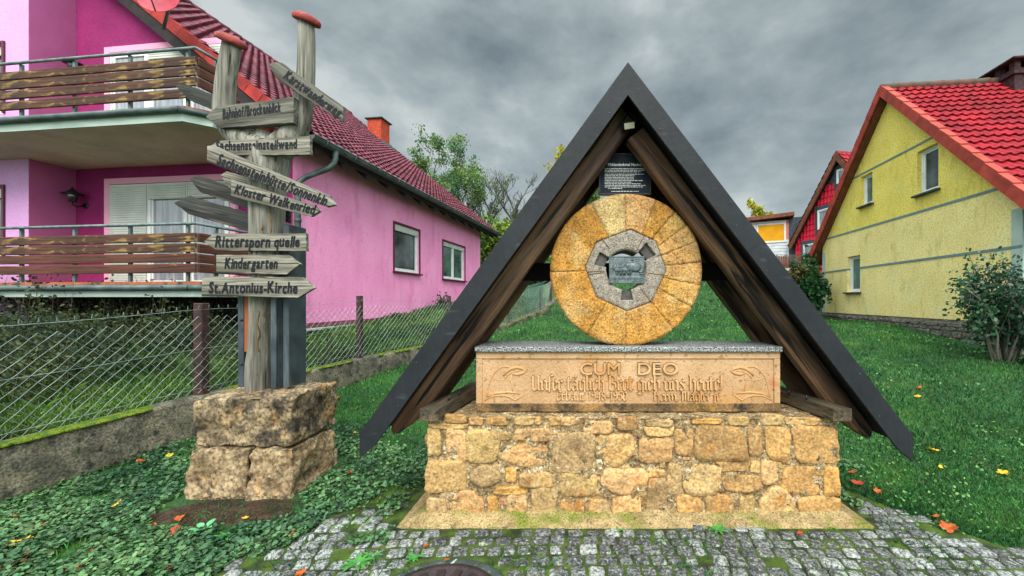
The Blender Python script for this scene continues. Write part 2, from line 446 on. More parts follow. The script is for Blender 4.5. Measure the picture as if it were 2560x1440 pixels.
m_steel = mat('grey_steel', S(66, 74, 80), S(44, 51, 57), 6, .5, .1, 30, spec=.4, spots=[(8, .6, .1, S(112, 122, 124), (1, 1, .2), .6)])
m_lath = mat('orange_lath', S(150, 84, 48), S(112, 60, 36), 9, .8, .4, 30, (1, 1, .1))
m_rock = mat('limestone_block', S(182, 158, 122), S(126, 104, 76), 4.5, .95, 1.0, 28, bdetail=10,
             spots=[(9, .60, .1, S(194, 148, 96), None, .6), (34, .57, .06, S(88, 68, 48), None, .8), (14, .58, .06, S(62, 54, 46), None, .7)])
m_rock_top = mat('lichened_block', S(160, 138, 106), S(92, 78, 60), 6, .95, 1.0, 28, bdetail=10,
                 spots=[(9, .52, .08, S(52, 47, 41), None, .9), (5, .60, .12, S(206, 158, 96), None, .7), (40, .58, .05, S(44, 40, 36), None, .8)])
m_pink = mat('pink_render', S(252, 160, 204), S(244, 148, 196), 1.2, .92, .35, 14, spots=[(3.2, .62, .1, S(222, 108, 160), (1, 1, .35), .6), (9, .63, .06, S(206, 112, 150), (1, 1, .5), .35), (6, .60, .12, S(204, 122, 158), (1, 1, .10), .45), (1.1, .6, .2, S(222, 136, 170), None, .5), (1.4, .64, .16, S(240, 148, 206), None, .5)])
m_lilac = mat('lilac_render', S(216, 164, 212), S(206, 152, 204), 1.2, .92, .35, 14, spots=[(3.2, .62, .1, S(216, 150, 212), None, .5)])
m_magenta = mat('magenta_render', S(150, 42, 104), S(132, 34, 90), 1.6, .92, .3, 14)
m_plinth = mat('brown_plinth', S(136, 78, 88), S(110, 62, 70), 6, .92, .5, 40)
m_palepink = mat('pale_pink_trim', S(232, 164, 190), None, rough=.8)
m_tile_p = mat('plum_roof_tile', S(128, 58, 72), S(88, 38, 52), 2.2, .8, .3, 40, isl=.0, spots=[(14, .58, .1, S(80, 34, 48), None, .7), (3, .62, .1, S(176, 92, 108), None, .6)], spec=.4)
m_tile_r = mat('scarlet_roof_tile', S(164, 28, 40), S(120, 20, 32), 1.6, .8, .2, 40, spots=[(9, .58, .1, S(116, 24, 34), None, .6), (4, .64, .1, S(150, 70, 60), None, .5)], spec=.25)
m_verge_r = mat('terracotta_verge', S(176, 70, 54), S(146, 56, 46), 5, .75, .3, 40, isl=.14)
m_ridge = mat('mossy_ridge_tile', S(112, 66, 58), S(84, 76, 62), 5, .85, .4, 40, spots=[(9, .56, .1, S(70, 74, 60))])
m_verge_p = mat('maroon_verge', S(164, 52, 44), S(128, 40, 38), 5, .85, .3, 40, isl=.16)
m_soffit = mat('dark_soffit', S(52, 44, 42), S(36, 32, 32), 6, .9, .3, 20)
m_gutter = mat('zinc_gutter', S(92, 104, 102), S(62, 74, 74), 5, .5, .15, 30, metallic=.2)
m_slab = mat('slab_concrete', S(190, 194, 178), S(170, 176, 162), 2, .9, .15, 20)
m_slablip = mat('painted_slab_lip', S(176, 190, 178), S(146, 162, 152), 7, .7, .15, 30, (.2, 1, 1))
m_clay = mat('clay_edge_tile', S(176, 98, 66), S(140, 76, 54), 12, .85, .3, 40, spots=[(9, .56, .06, S(58, 62, 34))])
m_plank = mat('peeling_plank', S(88, 56, 38), S(58, 38, 28), 6, .75, .5, 26, (.10, 1, 1), spots=[(14, .57, .06, S(150, 120, 66), (.30, 1, 1), .85), (30, .6, .05, S(56, 36, 26), (.06, 1, 1))])
m_plank2 = mat('brown_plank', S(98, 56, 40), S(68, 38, 28), 6, .75, .5, 26, (.10, 1, 1), spots=[(9, .66, .04, S(176, 130, 62), (.22, 1, 1), .9), (30, .6, .05, S(56, 36, 26), (.06, 1, 1))])
m_rail = mat('galvanised_rail', S(112, 128, 126), S(84, 98, 98), 9, .5, .1, 40, metallic=.3)
m_white = mat('white_frame', S(228, 230, 226), S(212, 216, 212), 4, .45)
m_shut = mat('grey_shutter', S(206, 210, 200), S(190, 196, 188), 3, .55)
m_bordeaux = mat('bordeaux_trim', S(92, 36, 52), None, rough=.6)
m_slate = mat('slate_trim', S(70, 82, 90), S(56, 66, 74), 6, .8, .3, 40)
m_glass = mat('window_glass', S(92, 102, 102), S(24, 32, 34), 1.7, .06, spec=.7)  # pale and dark blotches put reflections into the glass colour
m_glass_g = mat('greenish_glass', S(92, 124, 118), S(34, 50, 50), 1.7, .06, spec=.7)  # reflections painted in as blotches here as well
m_curtain = mat('curtained_glass', S(156, 160, 164), S(112, 118, 126), 5, .12, stretch=(3, 1, .3), spec=.6)
m_black = mat('blackened_metal', S(30, 28, 32), S(20, 20, 22), 8, .5, spec=.5)
m_yellow = mat('yellow_render', S(246, 222, 112), S(232, 208, 98), 1.4, .93, .8, 26, bdetail=8, spots=[(5, .60, .12, S(190, 178, 84), (1, 1, .35), .8), (24, .63, .04, S(150, 146, 74), None, .7), (1.6, .60, .16, S(228, 226, 150), None, .6)])
m_yellow2 = mat('pale_yellow_render', S(250, 228, 154), S(238, 216, 138), 1.4, .93, .9, 30, bdetail=8, spots=[(5, .60, .12, S(196, 184, 106), (1, 1, .35), .8), (24, .63, .04, S(158, 152, 92), None, .7), (1.6, .60, .16, S(236, 232, 176), None, .6)])
m_bluegrey = mat('bluegrey_band', S(118, 140, 140), S(102, 126, 128), 8, .9, .2, 40)
m_strip = mat('pale_corner_render', S(176, 192, 180), S(158, 176, 166), 4, .92, .3, 30)
m_rubble = mat('rubble_plinth', S(132, 126, 108), S(96, 90, 78), 8, .95, 1.0, 30, spots=[(10, .56, .08, S(66, 62, 54)), (16, .62, .08, S(176, 168, 146))])
m_brick_o = mat('orange_brick', S(190, 78, 50), S(160, 62, 42), 6, .85, .3, 40)
m_brick_d = mat('sooty_brick', S(70, 44, 46), S(48, 32, 36), 9, .9, .5, 40)
m_dish = mat('red_dish', S(176, 52, 66), S(146, 40, 56), 9, .5, .15, 30)
m_redclad = mat('red_cladding', S(220, 34, 62), S(196, 24, 50), 3, .6, .1, 30)
m_slateclad = mat('slate_cladding', S(72, 84, 92), S(54, 64, 72), 8, .75, .4, 50)
m_whiteclad = mat('white_cladding', S(208, 214, 216), S(190, 198, 200), 3, .8)
m_orangewall = mat('salmon_render', S(222, 138, 120), S(206, 122, 106), 2, .9)
m_awning = mat('amber_blind', S(222, 160, 20), S(206, 142, 14), 2, .8)
m_brownwood = mat('brown_board', S(124, 74, 50), S(96, 56, 40), 6, .8, .3, 20)
m_reed = mat('reed_screen', S(96, 84, 72), S(62, 54, 48), 30, .9, .5, 40, (4, 4, .3))
m_kerb = mat('weathered_concrete', S(128, 120, 102), S(72, 70, 60), 4.5, .96, 1.0, 26, bdetail=9, spots=[(12, .55, .08, S(56, 56, 50), None, .9), (5, .6, .1, S(156, 144, 118), None, .7), (20, .62, .06, S(72, 88, 44), None, .6)])
m_wire = mat('galvanised_wire', S(150, 166, 158), S(112, 128, 122), 5, .4, metallic=.4)
m_iron = mat('rusty_post', S(78, 48, 44), S(50, 36, 36), 9, .75, .5, 60)
m_cast = mat('cast_iron', S(62, 48, 48), S(42, 36, 38), 14, .6, .5, 60, metallic=.3)
m_lidconc = mat('lid_concrete', S(62, 70, 68), S(44, 52, 50), 12, .95, .8, 60, spots=[(9, .66, .02, S(160, 172, 150)), (26, .6, .06, S(92, 96, 84))])
m_cobble = mat('granite_cobble', (.34, .35, .34), (1.05, 1.05, .98), 60, .85, .9, 70, attr='tint', lo=.42, hi=.58,
               spots=[(46, .575, .05, S(176, 176, 164), None, .6), (30, .58, .06, S(34, 40, 44), None, .8), (9, .64, .04, S(168, 180, 160), None, .8)])
m_bark = mat('grey_bark', S(98, 96, 84), S(66, 64, 56), 6, .9, .5, 20, (1, 1, .2))
m_leaf_g = mat('dark_foliage', S(58, 108, 76), S(116, 138, 66), .5, .6, isl=.4, hue=.02, trans=.25)
m_leaf_y = mat('autumn_foliage', S(120, 130, 34), S(176, 160, 32), .6, .6, isl=.4, hue=.03, trans=.25)
m_leaf_h = mat('hedge_foliage', S(52, 92, 30), S(122, 140, 40), .35, .6, isl=.45, hue=.03, trans=.25)
m_leaf_b = mat('bush_foliage', S(28, 66, 44), S(56, 100, 60), 1.0, .4, isl=.45, hue=.02, spec=.5, trans=.2)
m_leaf_r = mat('reddening_foliage', S(38, 82, 42), S(150, 84, 44), 1.3, .5, isl=.4, hue=.03, lo=.54, hi=.74, trans=.2)
m_weed = mat('dark_weed', S(38, 54, 36), S(72, 82, 46), 1.2, .7, isl=.5, hue=.03, trans=.2)
m_straw = mat('dry_stalk', S(92, 92, 58), S(60, 60, 40), 5, .8)
m_fall_o = mat('orange_leaf', S(206, 100, 36), S(150, 64, 26), 30, .6, .3, 60, trans=.15)
m_fall_y = mat('yellow_leaf', S(232, 190, 40), S(214, 150, 30), 30, .6, .3, 60, trans=.15)
m_fall_b = mat('brown_leaf', S(140, 92, 48), S(98, 62, 36), 30, .7, .3, 60)
m_fall_r = mat('red_leaf', S(196, 66, 34), S(140, 46, 28), 30, .6, .3, 60)
m_panel = mat('slate_panel', S(30, 40, 48), S(24, 32, 40), 4, .6, spec=.15)
m_print = mat('white_print', S(226, 230, 230), None, rough=.6)
m_lampglass = mat('lamp_glass', S(226, 226, 196), S(206, 206, 180), 9, .2)
m_net = mat('green_net', S(46, 120, 104), S(30, 92, 80), 8, .8)

# ------------------------------------------------------------------ ground
def grid_obj(name, xs, ys, fz, m, kind='structure'):
    X, Y = np.meshgrid(xs, ys); Z = fz(X, Y)
    nx, ny = len(xs), len(ys)
    v = np.stack([X, Y, Z], -1).reshape(-1, 3)
    i = (np.arange(ny - 1)[:, None] * nx + np.arange(nx - 1)[None, :]).ravel()
    f = np.stack([i, i + 1, i + nx + 1, i + nx], -1)
    o = bpy.data.objects.new(name, raw_mesh(name, v, f, 4, m, True)); C.objects.link(o)
    return tag(o, kind=kind)
def lumps(x, y):
    return .012 * np.sin(x * 3.1 + 1.3 * np.sin(y * 2.3)) * np.sin(y * 2.7 + x) * sm((y - 3.4) / 2)
xs = np.concatenate([np.linspace(-400, -30, 12)[:-1], np.linspace(-30, -9, 22)[:-1], np.linspace(-9, 9.5, 160), np.linspace(9.5, 30, 22)[1:], np.linspace(30, 400, 12)[1:]])
ys = np.concatenate([np.linspace(-60, 0, 10)[:-1], np.linspace(0, 15, 130), np.linspace(15, 40, 50)[1:], np.linspace(40, 420, 20)[1:]])
grid_obj('lawn', xs, ys, lambda x, y: lawn(x, y) + lumps(x, y), m_lawn)
# garden bank between the fence and the pink house
ts = np.linspace(-0.5, 23, 90); ss = np.concatenate([np.linspace(0, 3, 26), np.linspace(3, 30, 20)[1:]])
T_, S_ = np.meshgrid(ts, ss)
def garden_xy(s, t): return fence_x(t) - s, t
gx, gy = garden_xy(S_, T_)
gz = np.maximum(garden(gx, gy), lawn(gx, gy) + .04)
v = np.stack([gx, gy, gz], -1).reshape(-1, 3); nx = len(ts)
i = (np.arange(len(ss) - 1)[:, None] * nx + np.arange(nx - 1)[None, :]).ravel()
o = bpy.data.objects.new('garden_ground', raw_mesh('garden_ground', v, np.stack([i, i + nx, i + nx + 1, i + 1], -1), 4, m_garden, True)); C.objects.link(o)
tag(o, kind='structure')

# bare soil patch in front of the stone pedestal
def patch(name, cx, cy, rx, ry, m, h=.008, seed=1, n=40):
    rr = random.Random(seed); vs = [(cx, cy, h + .012)]; ph = [rr.uniform(0, 6.28) for _ in range(4)]
    for ring in (.5, 1.0):
        for k in range(n):
            a = 2 * math.pi * k / n
            q = ring * (1 + .16 * math.sin(2 * a + ph[0]) + .12 * math.sin(5 * a + ph[1]) + .08 * math.sin(9 * a + ph[2]))
            x, y = cx + rx * q * math.cos(a), cy + ry * q * math.sin(a)
            vs.append((x, y, (h if ring < 1 else -.004) + float(lawn(x, y))))
    fs = [(0, 1 + k, 1 + (k + 1) % n) for k in range(n)] + [(1 + k, 1 + n + k, 1 + n + (k + 1) % n, 1 + (k + 1) % n) for k in range(n)]
    mb = MB().add(vs, fs, smooth=True)
    return tag(part(mb, name, m), kind='structure')
patch('bare_soil', -2.55, 2.92, .52, .26, m_dirt, seed=3)

# ------------------------------------------------------------------ cobbles
def cob_edges(y):
    xl = np.interp(y, [0, 2.25, 2.56, 2.96, 3.35], [-2.7, -2.11, -1.90, -1.76, -1.50])
    xr = np.interp(y, [0, 2.2, 2.42, 2.92, 3.35], [3.6, 2.95, 2.72, 2.35, 2.15])
    return xl, xr
LIDC = (-.71, 1.98)
def cobbles():
    V, F, NP, COL = [], [], [], []
    rr = random.Random(4); y = .35; row = 0
    while y < 3.32:
        rh = rr.uniform(.074, .094); x = -3.7 + rr.uniform(0, .1)
        while x < 3.7:
            w = rr.uniform(.07, .115)
            # rows fan outwards to either side
            cx = x + w / 2; cy = y + rh / 2 - .020 * max(0, abs(cx - .4) - 1.2) ** 2 + .018 * math.sin(cx * 2.1 + row * .35)
            x += w + rr.uniform(.006, .015)
            xl, xr = cob_edges(cy)
            edge = min(cx - xl, xr - cx)
            if edge < -.02 or (edge < .18 and rr.random() < .35): continue
            if -1.30 < cx < 2.06 and cy > 2.70: continue
            if cy > 2.55 and cx < -1.2 and rr.random() < .30 + .5 * (cy - 2.55): continue
            if math.hypot(cx - LIDC[0], cy - LIDC[1]) < .43: continue
            if rr.random() < .03: continue
            h = .022 + rr.uniform(-.008, .008); tx, ty = rr.uniform(-.06, .06), rr.uniform(-.06, .06); rot = rr.uniform(-.10, .10) - .12 * max(-1, min(1, cx - .4))
            b = len(V) ; n = 8; base = []
            for lev, (sc, hh) in enumerate(((1.0, -.03), (1.0, .45), (.90, .88), (.66, 1.0))):
                for k in range(n):
                    ca, sa = ((1, .76), (.80, 1), (-.80, 1), (-1, .76), (-1, -.76), (-.80, -1), (.80, -1), (1, -.76))[k]
                    q = 1.0
                    if lev == 0: base.append(1 + rr.uniform(-.09, .03))
                    px, py = ca * q * base[k] * w / 2 * sc, sa * q * base[k] * rh / 2 * sc
                    px, py = px * math.cos(rot) - py * math.sin(rot), px * math.sin(rot) + py * math.cos(rot)
                    V.append((cx + px, cy + py, h * hh + px * tx + py * ty + (rr.uniform(-.003, .003) if lev > 1 else 0)))
            for l in range(3):
                for k in range(n):
                    F += [b + l * n + k, b + l * n + (k + 1) % n, b + (l + 1) * n + (k + 1) % n, b + (l + 1) * n + k]; NP.append(4)
            F += [b + 3 * n + k for k in range(n)]; NP.append(n)
            pale = 1.0 if rr.random() < (.62 if cx < -.9 or cx > 1.9 else .16) else 0.0
            g = rr.uniform(.10, .19) + pale * rr.uniform(.10, .26)
            COL += [(g * .98, g, g * 1.0)] * (3 * n + 1)
        y += rh + rr.uniform(.006, .014); row += 1
    me = raw_mesh('cobblestone_paving', V, F, NP, m_cobble, True, cols=COL)
    o = bpy.data.objects.new('cobblestone_paving', me); C.objects.link(o); tag(o, kind='structure')
cobbles()
# mossy joint bed
vs = []; N = 24
for k in range(N + 1):
    yy = .2 + k * (3.34 - .2) / N; xl, xr = cob_edges(yy)
    vs += [(float(xl), yy, .012), (float(xr), yy, .012)]
o = part(MB().add(vs, [(2*k, 2*k+1, 2*k+3, 2*k+2) for k in range(N)]), 'paving_bed',
         mat('mossy_joint', S(30, 42, 20), S(72, 92, 24), 9, .97, .8, 80, spots=[(6, .58, .08, S(44, 38, 30))])); tag(o, kind='structure')

# drain cover
t = thing('drain_cover', (LIDC[0], LIDC[1], 0), 'round rusty cast iron drain cover set in a concrete ring among the cobbles', 'drain cover')
M0 = Matrix.Translation((LIDC[0], LIDC[1], 0))
part(MB().lathe([(.40, -.02), (.40, .012), (.39, .016), (.345, .016), (.34, .0)], 48, M0), 'concrete_ring', m_lidconc, t)
part(MB().lathe([(.335, 0), (.335, .026), (.30, .028), (.295, .018), (0.01, .018)], 48, M0), 'iron_rim', m_cast, t)
mb = MB()
for k in range(18):
    a = 2 * math.pi * k / 18
    Mr = M0 @ Matrix.Rotation(a, 4, 'Z')
    mb.bbox((.17, -.022, .016), (.29, .022, .027), .004, Mr)
mb.lathe([(.15, .016), (.15, .028), (.01, .03)], 32, M0)
part(mb, 'grate', m_cast, t)
# ------------------------------------------------------------------ monument: rubble wall
WY = 2.80; WD = 3.50; WX0, WX1, WH = -1.044, 1.84, .724
STONES = []   # pixel boxes x0, y0, x1, y1, shape
def z6(l):
    for a in l: STONES.append((1160 + a[0] / 2.939, 850 + a[1] / 2.939, 1160 + a[2] / 2.939, 850 + a[3] / 2.939, a[4] if len(a) > 4 else 0))
def z5(l):
    for a in l: STONES.append((880 + a[0] / 3.272, 900 + a[1] / 3.272, 880 + a[2] / 3.272, 900 + a[3] / 3.272, a[4] if len(a) > 4 else 0))
def z4(l):
    for a in l: STONES.append((1900 + a[0] / 2.667, 900 + a[1] / 2.667, 1900 + a[2] / 2.667, 900 + a[3] / 2.667, a[4] if len(a) > 4 else 0))
z6([(40,572,135,622),(160,568,310,626),(375,568,508,622),(518,572,562,622),(625,572,706,626),(720,572,818,628),(890,600,1085,690),(1130,575,1278,662),(1340,640,1530,702),(1345,585,1535,632),(1690,580,1892,616),(1940,565,2090,626),
    (240,684,338,735),(372,658,642,742),(258,768,602,932,1),(662,690,945,968),(985,700,1248,922,2),(1283,728,1522,892),(1556,655,1678,842),(1715,640,2062,882),(2090,640,2188,852),
    (310,935,387,1037),(412,980,668,1078),(716,990,972,1142),(1008,958,1338,1132,2),(1350,952,1475,1005),(1496,920,1592,1122),(1620,925,1872,1128),(1866,890,2092,962),(2108,890,2172,972),(1912,1000,2172,1112),
    (232,1080,468,1132),(176,1150,247,1302),(312,1145,464,1304),(506,1090,668,1312),(716,1178,884,1307),(918,1180,1067,1312),(1098,1152,1296,1302),(1346,1020,1486,1322),(1566,1150,1742,1312),(1782,1148,1974,1322),(2026,1150,2134,1332)])
z5([(613,560,722,772),(770,570,935,830),(945,592,1192,832),(610,842,918,1072),(958,868,1222,1032,3),(618,1140,772,1272),(798,1072,1082,1292,4),(640,520,930,560),(760,450,935,512)])
z4([(10,368,138,432),(178,388,395,432),(46,458,202,662),(232,450,527,684),(12,680,118,818),(156,715,398,892),(432,722,532,910),(0,852,228,1062,4),(270,920,533,1072)])
def stone_poly(rr, w, h, shape, n=24):
    "angular outline: the sides of a crooked box with a few knocked-off corners"
    pl = [(0 + rr.uniform(-.16, .16), rr.uniform(.90, 1.03)), (math.pi / 2 + rr.uniform(-.12, .12), rr.uniform(.90, 1.03)), (math.pi + rr.uniform(-.16, .16), rr.uniform(.90, 1.03)), (-math.pi / 2 + rr.uniform(-.12, .12), rr.uniform(.90, 1.03))]
    for q in range(4):
        if rr.random() < .5: pl.append((math.pi / 4 + q * math.pi / 2 + rr.uniform(-.35, .35), rr.uniform(1.02, 1.28)))
    if shape == 1: pl += [(math.pi * .80, .66), (-math.pi * .72, .74), (-.55, 1.0)]
    elif shape == 2: pl += [(-math.pi * .22, .82), (-math.pi * .78, .84)]
    elif shape == 3: pl += [(math.pi * .25, .86), (math.pi * .75, .86), (-math.pi * .25, .86), (-math.pi * .75, .86)]
    elif shape == 4: pl += [(math.pi * .22, .84), (math.pi * .78, .84)]
    pts = []
    for k in range(n):
        a = 2 * math.pi * (k + .5) / n; q = 0
        for an, d in pl:
            c = math.cos(a - an)
            if c > .05: q += (c / d) ** 34
        q = q ** (-1 / 34) * (1 + rr.uniform(-.028, .028))
        pts.append((math.cos(a) * q * w / 2, math.sin(a) * q * h / 2))
    return pts
def add_stone(mb, rr, cx, cz, w, h, shape, face, dep, col):
    "face(x, z, out) -> world point"
    n = 24; pts = stone_poly(rr, w, h, shape, n); sd = rr.uniform(0, 50)
    tilt = (rr.uniform(-.10, .10), rr.uniform(-.10, .10)); vs = []
    for sc, o in ((1.01, -.016), (1.0, .5), (.972, .98), (.72, 1.0), (.36, 1.0)):
        for x, z in pts:
            x2, z2 = x * sc, z * sc
            d = -.012 if o < 0 else dep * o + tilt[0] * x2 * o + tilt[1] * z2 * o
            if o > .3: d += mnoise.noise(Vector(((cx + x2) * 16 + sd, (cz + z2) * 16, sd))) * .012 + mnoise.noise(Vector(((cx + x2) * 40 + sd, (cz + z2) * 40, sd))) * .008
            vs.append(face(cx + x2, cz + z2, d))
    vs.append(face(cx, cz, dep * 1.05))
    fs = [(l * n + k, l * n + (k + 1) % n, (l + 1) * n + (k + 1) % n, (l + 1) * n + k) for l in range(4) for k in range(n)]
    fs += [(4 * n + k, 4 * n + (k + 1) % n, 5 * n) for k in range(n)]
    mb.add(vs, fs, 1, col, True)
STC = [S(202,164,108), S(196,152,94), S(200,156,104), S(184,144,90), S(192,160,110), S(200,152,86), S(178,140,90), S(206,164,114), S(176,146,104), S(194,162,106)]
t_wall = thing('rubble_wall', ((WX0 + WX1) / 2, (WY + WD) / 2, 0), 'low golden sandstone rubble wall carrying the monument beside the cobbles', 'wall')
rr = random.Random(21)
mb = MB()
# mortar core with a rough front sheet
mb.bbox((WX0 + .02, WY + .02, -.05), (WX1 - .02, WD, WH - .012), .03, mi=0)
def sheet(mb, face, x0, x1, z0, z1, nx, nz, amp, mi=0, seed=0):
    vs = []
    for j in range(nz + 1):
        for i in range(nx + 1):
            x = x0 + (x1 - x0) * i / nx; z = z0 + (z1 - z0) * j / nz
            d = mnoise.noise(Vector((x * 11 + seed, z * 11, seed))) * amp + mnoise.noise(Vector((x * 37, z * 37 + seed, 2))) * amp * .6 + mnoise.noise(Vector((x * 90, z * 90 + seed, 5))) * amp * .45
            vs.append(face(x, z, d))
    mb.add(vs, [(j*(nx+1)+i, j*(nx+1)+i+1, (j+1)*(nx+1)+i+1, (j+1)*(nx+1)+i) for j in range(nz) for i in range(nx)], mi, smooth=True)
front = lambda x, z, d: (x, WY + .008 - d, z)
sheet(mb, front, WX0 + .004, WX1 - .004, -.03, WH - .004, 220, 60, .014)
sheet(mb, lambda x, z, d: (x, z, WH - .006 + d), WX0 + .01, WX1 - .01, WY, WD, 110, 30, .008, seed=3)
for (u0, v0, u1, v1, sh) in STONES:
    k = WY / 1000
    x0, x1 = (u0 - 1440) * k, (u1 - 1440) * k; zt, zb = EYE + (750 - v0) * k, EYE + (750 - v1) * k
    c = rr.choice(STC); g = rr.uniform(.85, 1.12)
    add_stone(mb, rr, (x0 + x1) / 2, (zt + zb) / 2, (x1 - x0) * 1.09, (zt - zb) * 1.13, sh, front, rr.uniform(.008, .018), tuple(q * g for q in c))
# filler chips in the wide joints
for _ in range(140):
    x = rr.uniform(WX0 + .05, WX1 - .05); z = rr.uniform(.04, .66); u = 1440 + x / WY * 1000; vv = 750 + (EYE - z) / WY * 1000
    if any(a - 6 < u < c + 6 and b - 6 < vv < d + 6 for a, b, c, d, _s in STONES): continue
    add_stone(mb, rr, x, z, rr.uniform(.03, .07), rr.uniform(.02, .045), 0, front, .009, tuple(q * rr.uniform(.8, 1.1) for q in rr.choice(STC)))
# the two ends
for X, sgn in ((WX0, -1), (WX1, 1)):
    face = (lambda X, sgn: lambda y, z, d: (X + sgn * (d - .008), y, z))(X, sgn)
    sheet(mb, face, WY + .004, WD, -.03, WH - .004, 40, 40, .008, seed=7)
    z = .02
    while z < .66:
        h = rr.uniform(.10, .17); h = min(h, .70 - z); y = WY + .02
        while y < WD - .05:
            w = min(rr.uniform(.14, .26), WD - y)
            add_stone(mb, rr, y + w / 2, z + h / 2, w * .86, h * .84, 0, face, .018, tuple(q * rr.uniform(.85, 1.1) for q in rr.choice(STC)))
            y += w
        z += h
part(mb, 'stonework', [m_mortar, m_ochre], t_wall, tint=True)
# sloping mortar footing
mb = MB(); n = 70; vs = []
x0, x1 = WX0 - .20, WX1 + .22
prof = [(WY + .01, .085), (WY - .02, .055), (2.74, .035), (2.695, .022), (2.675, -.02)]
for i in range(n + 1):
    tt = i / n
    for j, (y, z) in enumerate(prof):
        s_ = j / (len(prof) - 1)
        xa = WX0 + .01 - .19 * s_; xb = WX1 - .01 + .21 * s_
        x = xa + (xb - xa) * tt
        vs.append((x, y + mnoise.noise(Vector((x * 5, j, 0))) * .012 * (j > 1), z + mnoise.noise(Vector((x * 9, j * 3, 4))) * .008))
k = len(prof)
mb.add(vs, [(i*k+j, i*k+j+1, (i+1)*k+j+1, (i+1)*k+j) for i in range(n) for j in range(k-1)], smooth=True)
b_ = [(WX0 - .185, 2.69), (WX1 + .195, 2.69), (WX1 + .18, WD + .02), (WX0 - .17, WD + .02)]; t_ = [(WX0 + .005, WY + .004), (WX1 - .005, WY + .004), (WX1 - .005, WD - .01), (WX0 + .005, WD - .01)]
m_ = [((a[0] * .9 + c[0] * .1), (a[1] * .9 + c[1] * .1)) for a, c in zip(b_, t_)]
mb.add([(x, y, -.03) for x, y in b_] + [(x, y, .018) for x, y in m_] + [(x, y, .076) for x, y in t_],
       [(l*4+i, l*4+(i+1)%4, (l+1)*4+(i+1)%4, (l+1)*4+i) for l in (0, 1) for i in range(4)] + [(8, 9, 10, 11)])
part(mb, 'footing', m_footing, t_wall)

# ------------------------------------------------------------------ inscribed sandstone
IY = 2.95; IX0, IX1 = (1190 - 1440) * .00295, (1951 - 1440) * .00295
IZ0, IZ1 = WH, 1.168
t = thing('inscribed_stone', ((IX0 + IX1) / 2, IY + .17, IZ0), 'long tan sandstone block carved with a blackletter prayer, on the rubble wall', 'inscription')
mb = MB(); fr = .045; rec = .012
# raised border frame round a recessed field
zs0, zs1 = IZ0 + .062, IZ1 - .052
mb.bbox((IX0, IY + rec, IZ0), (IX1, IY + .36, IZ1), .004)
mb.bbox((IX0, IY, zs1), (IX1, IY + rec - .001, IZ1), .004); mb.bbox((IX0, IY, zs0), (IX0 + fr, IY + rec - .001, zs1 - .001), .004)
mb.bbox((IX1 - fr, IY, zs0), (IX1, IY + rec - .001, zs1 - .001), .004)
part(mb, 'block', m_sand, t)
mb = MB(); mb.bbox((IX0, IY - .002, IZ0 + .001), (IX1, IY + rec - .001, zs0 - .001), .005)
part(mb, 'base_course', m_sandlow, t)
FY = IY + rec   # field plane
def zpx(v): return EYE + (750 - v) * FY / 1000
def xpx(u): return (u - 1440) * FY / 1000
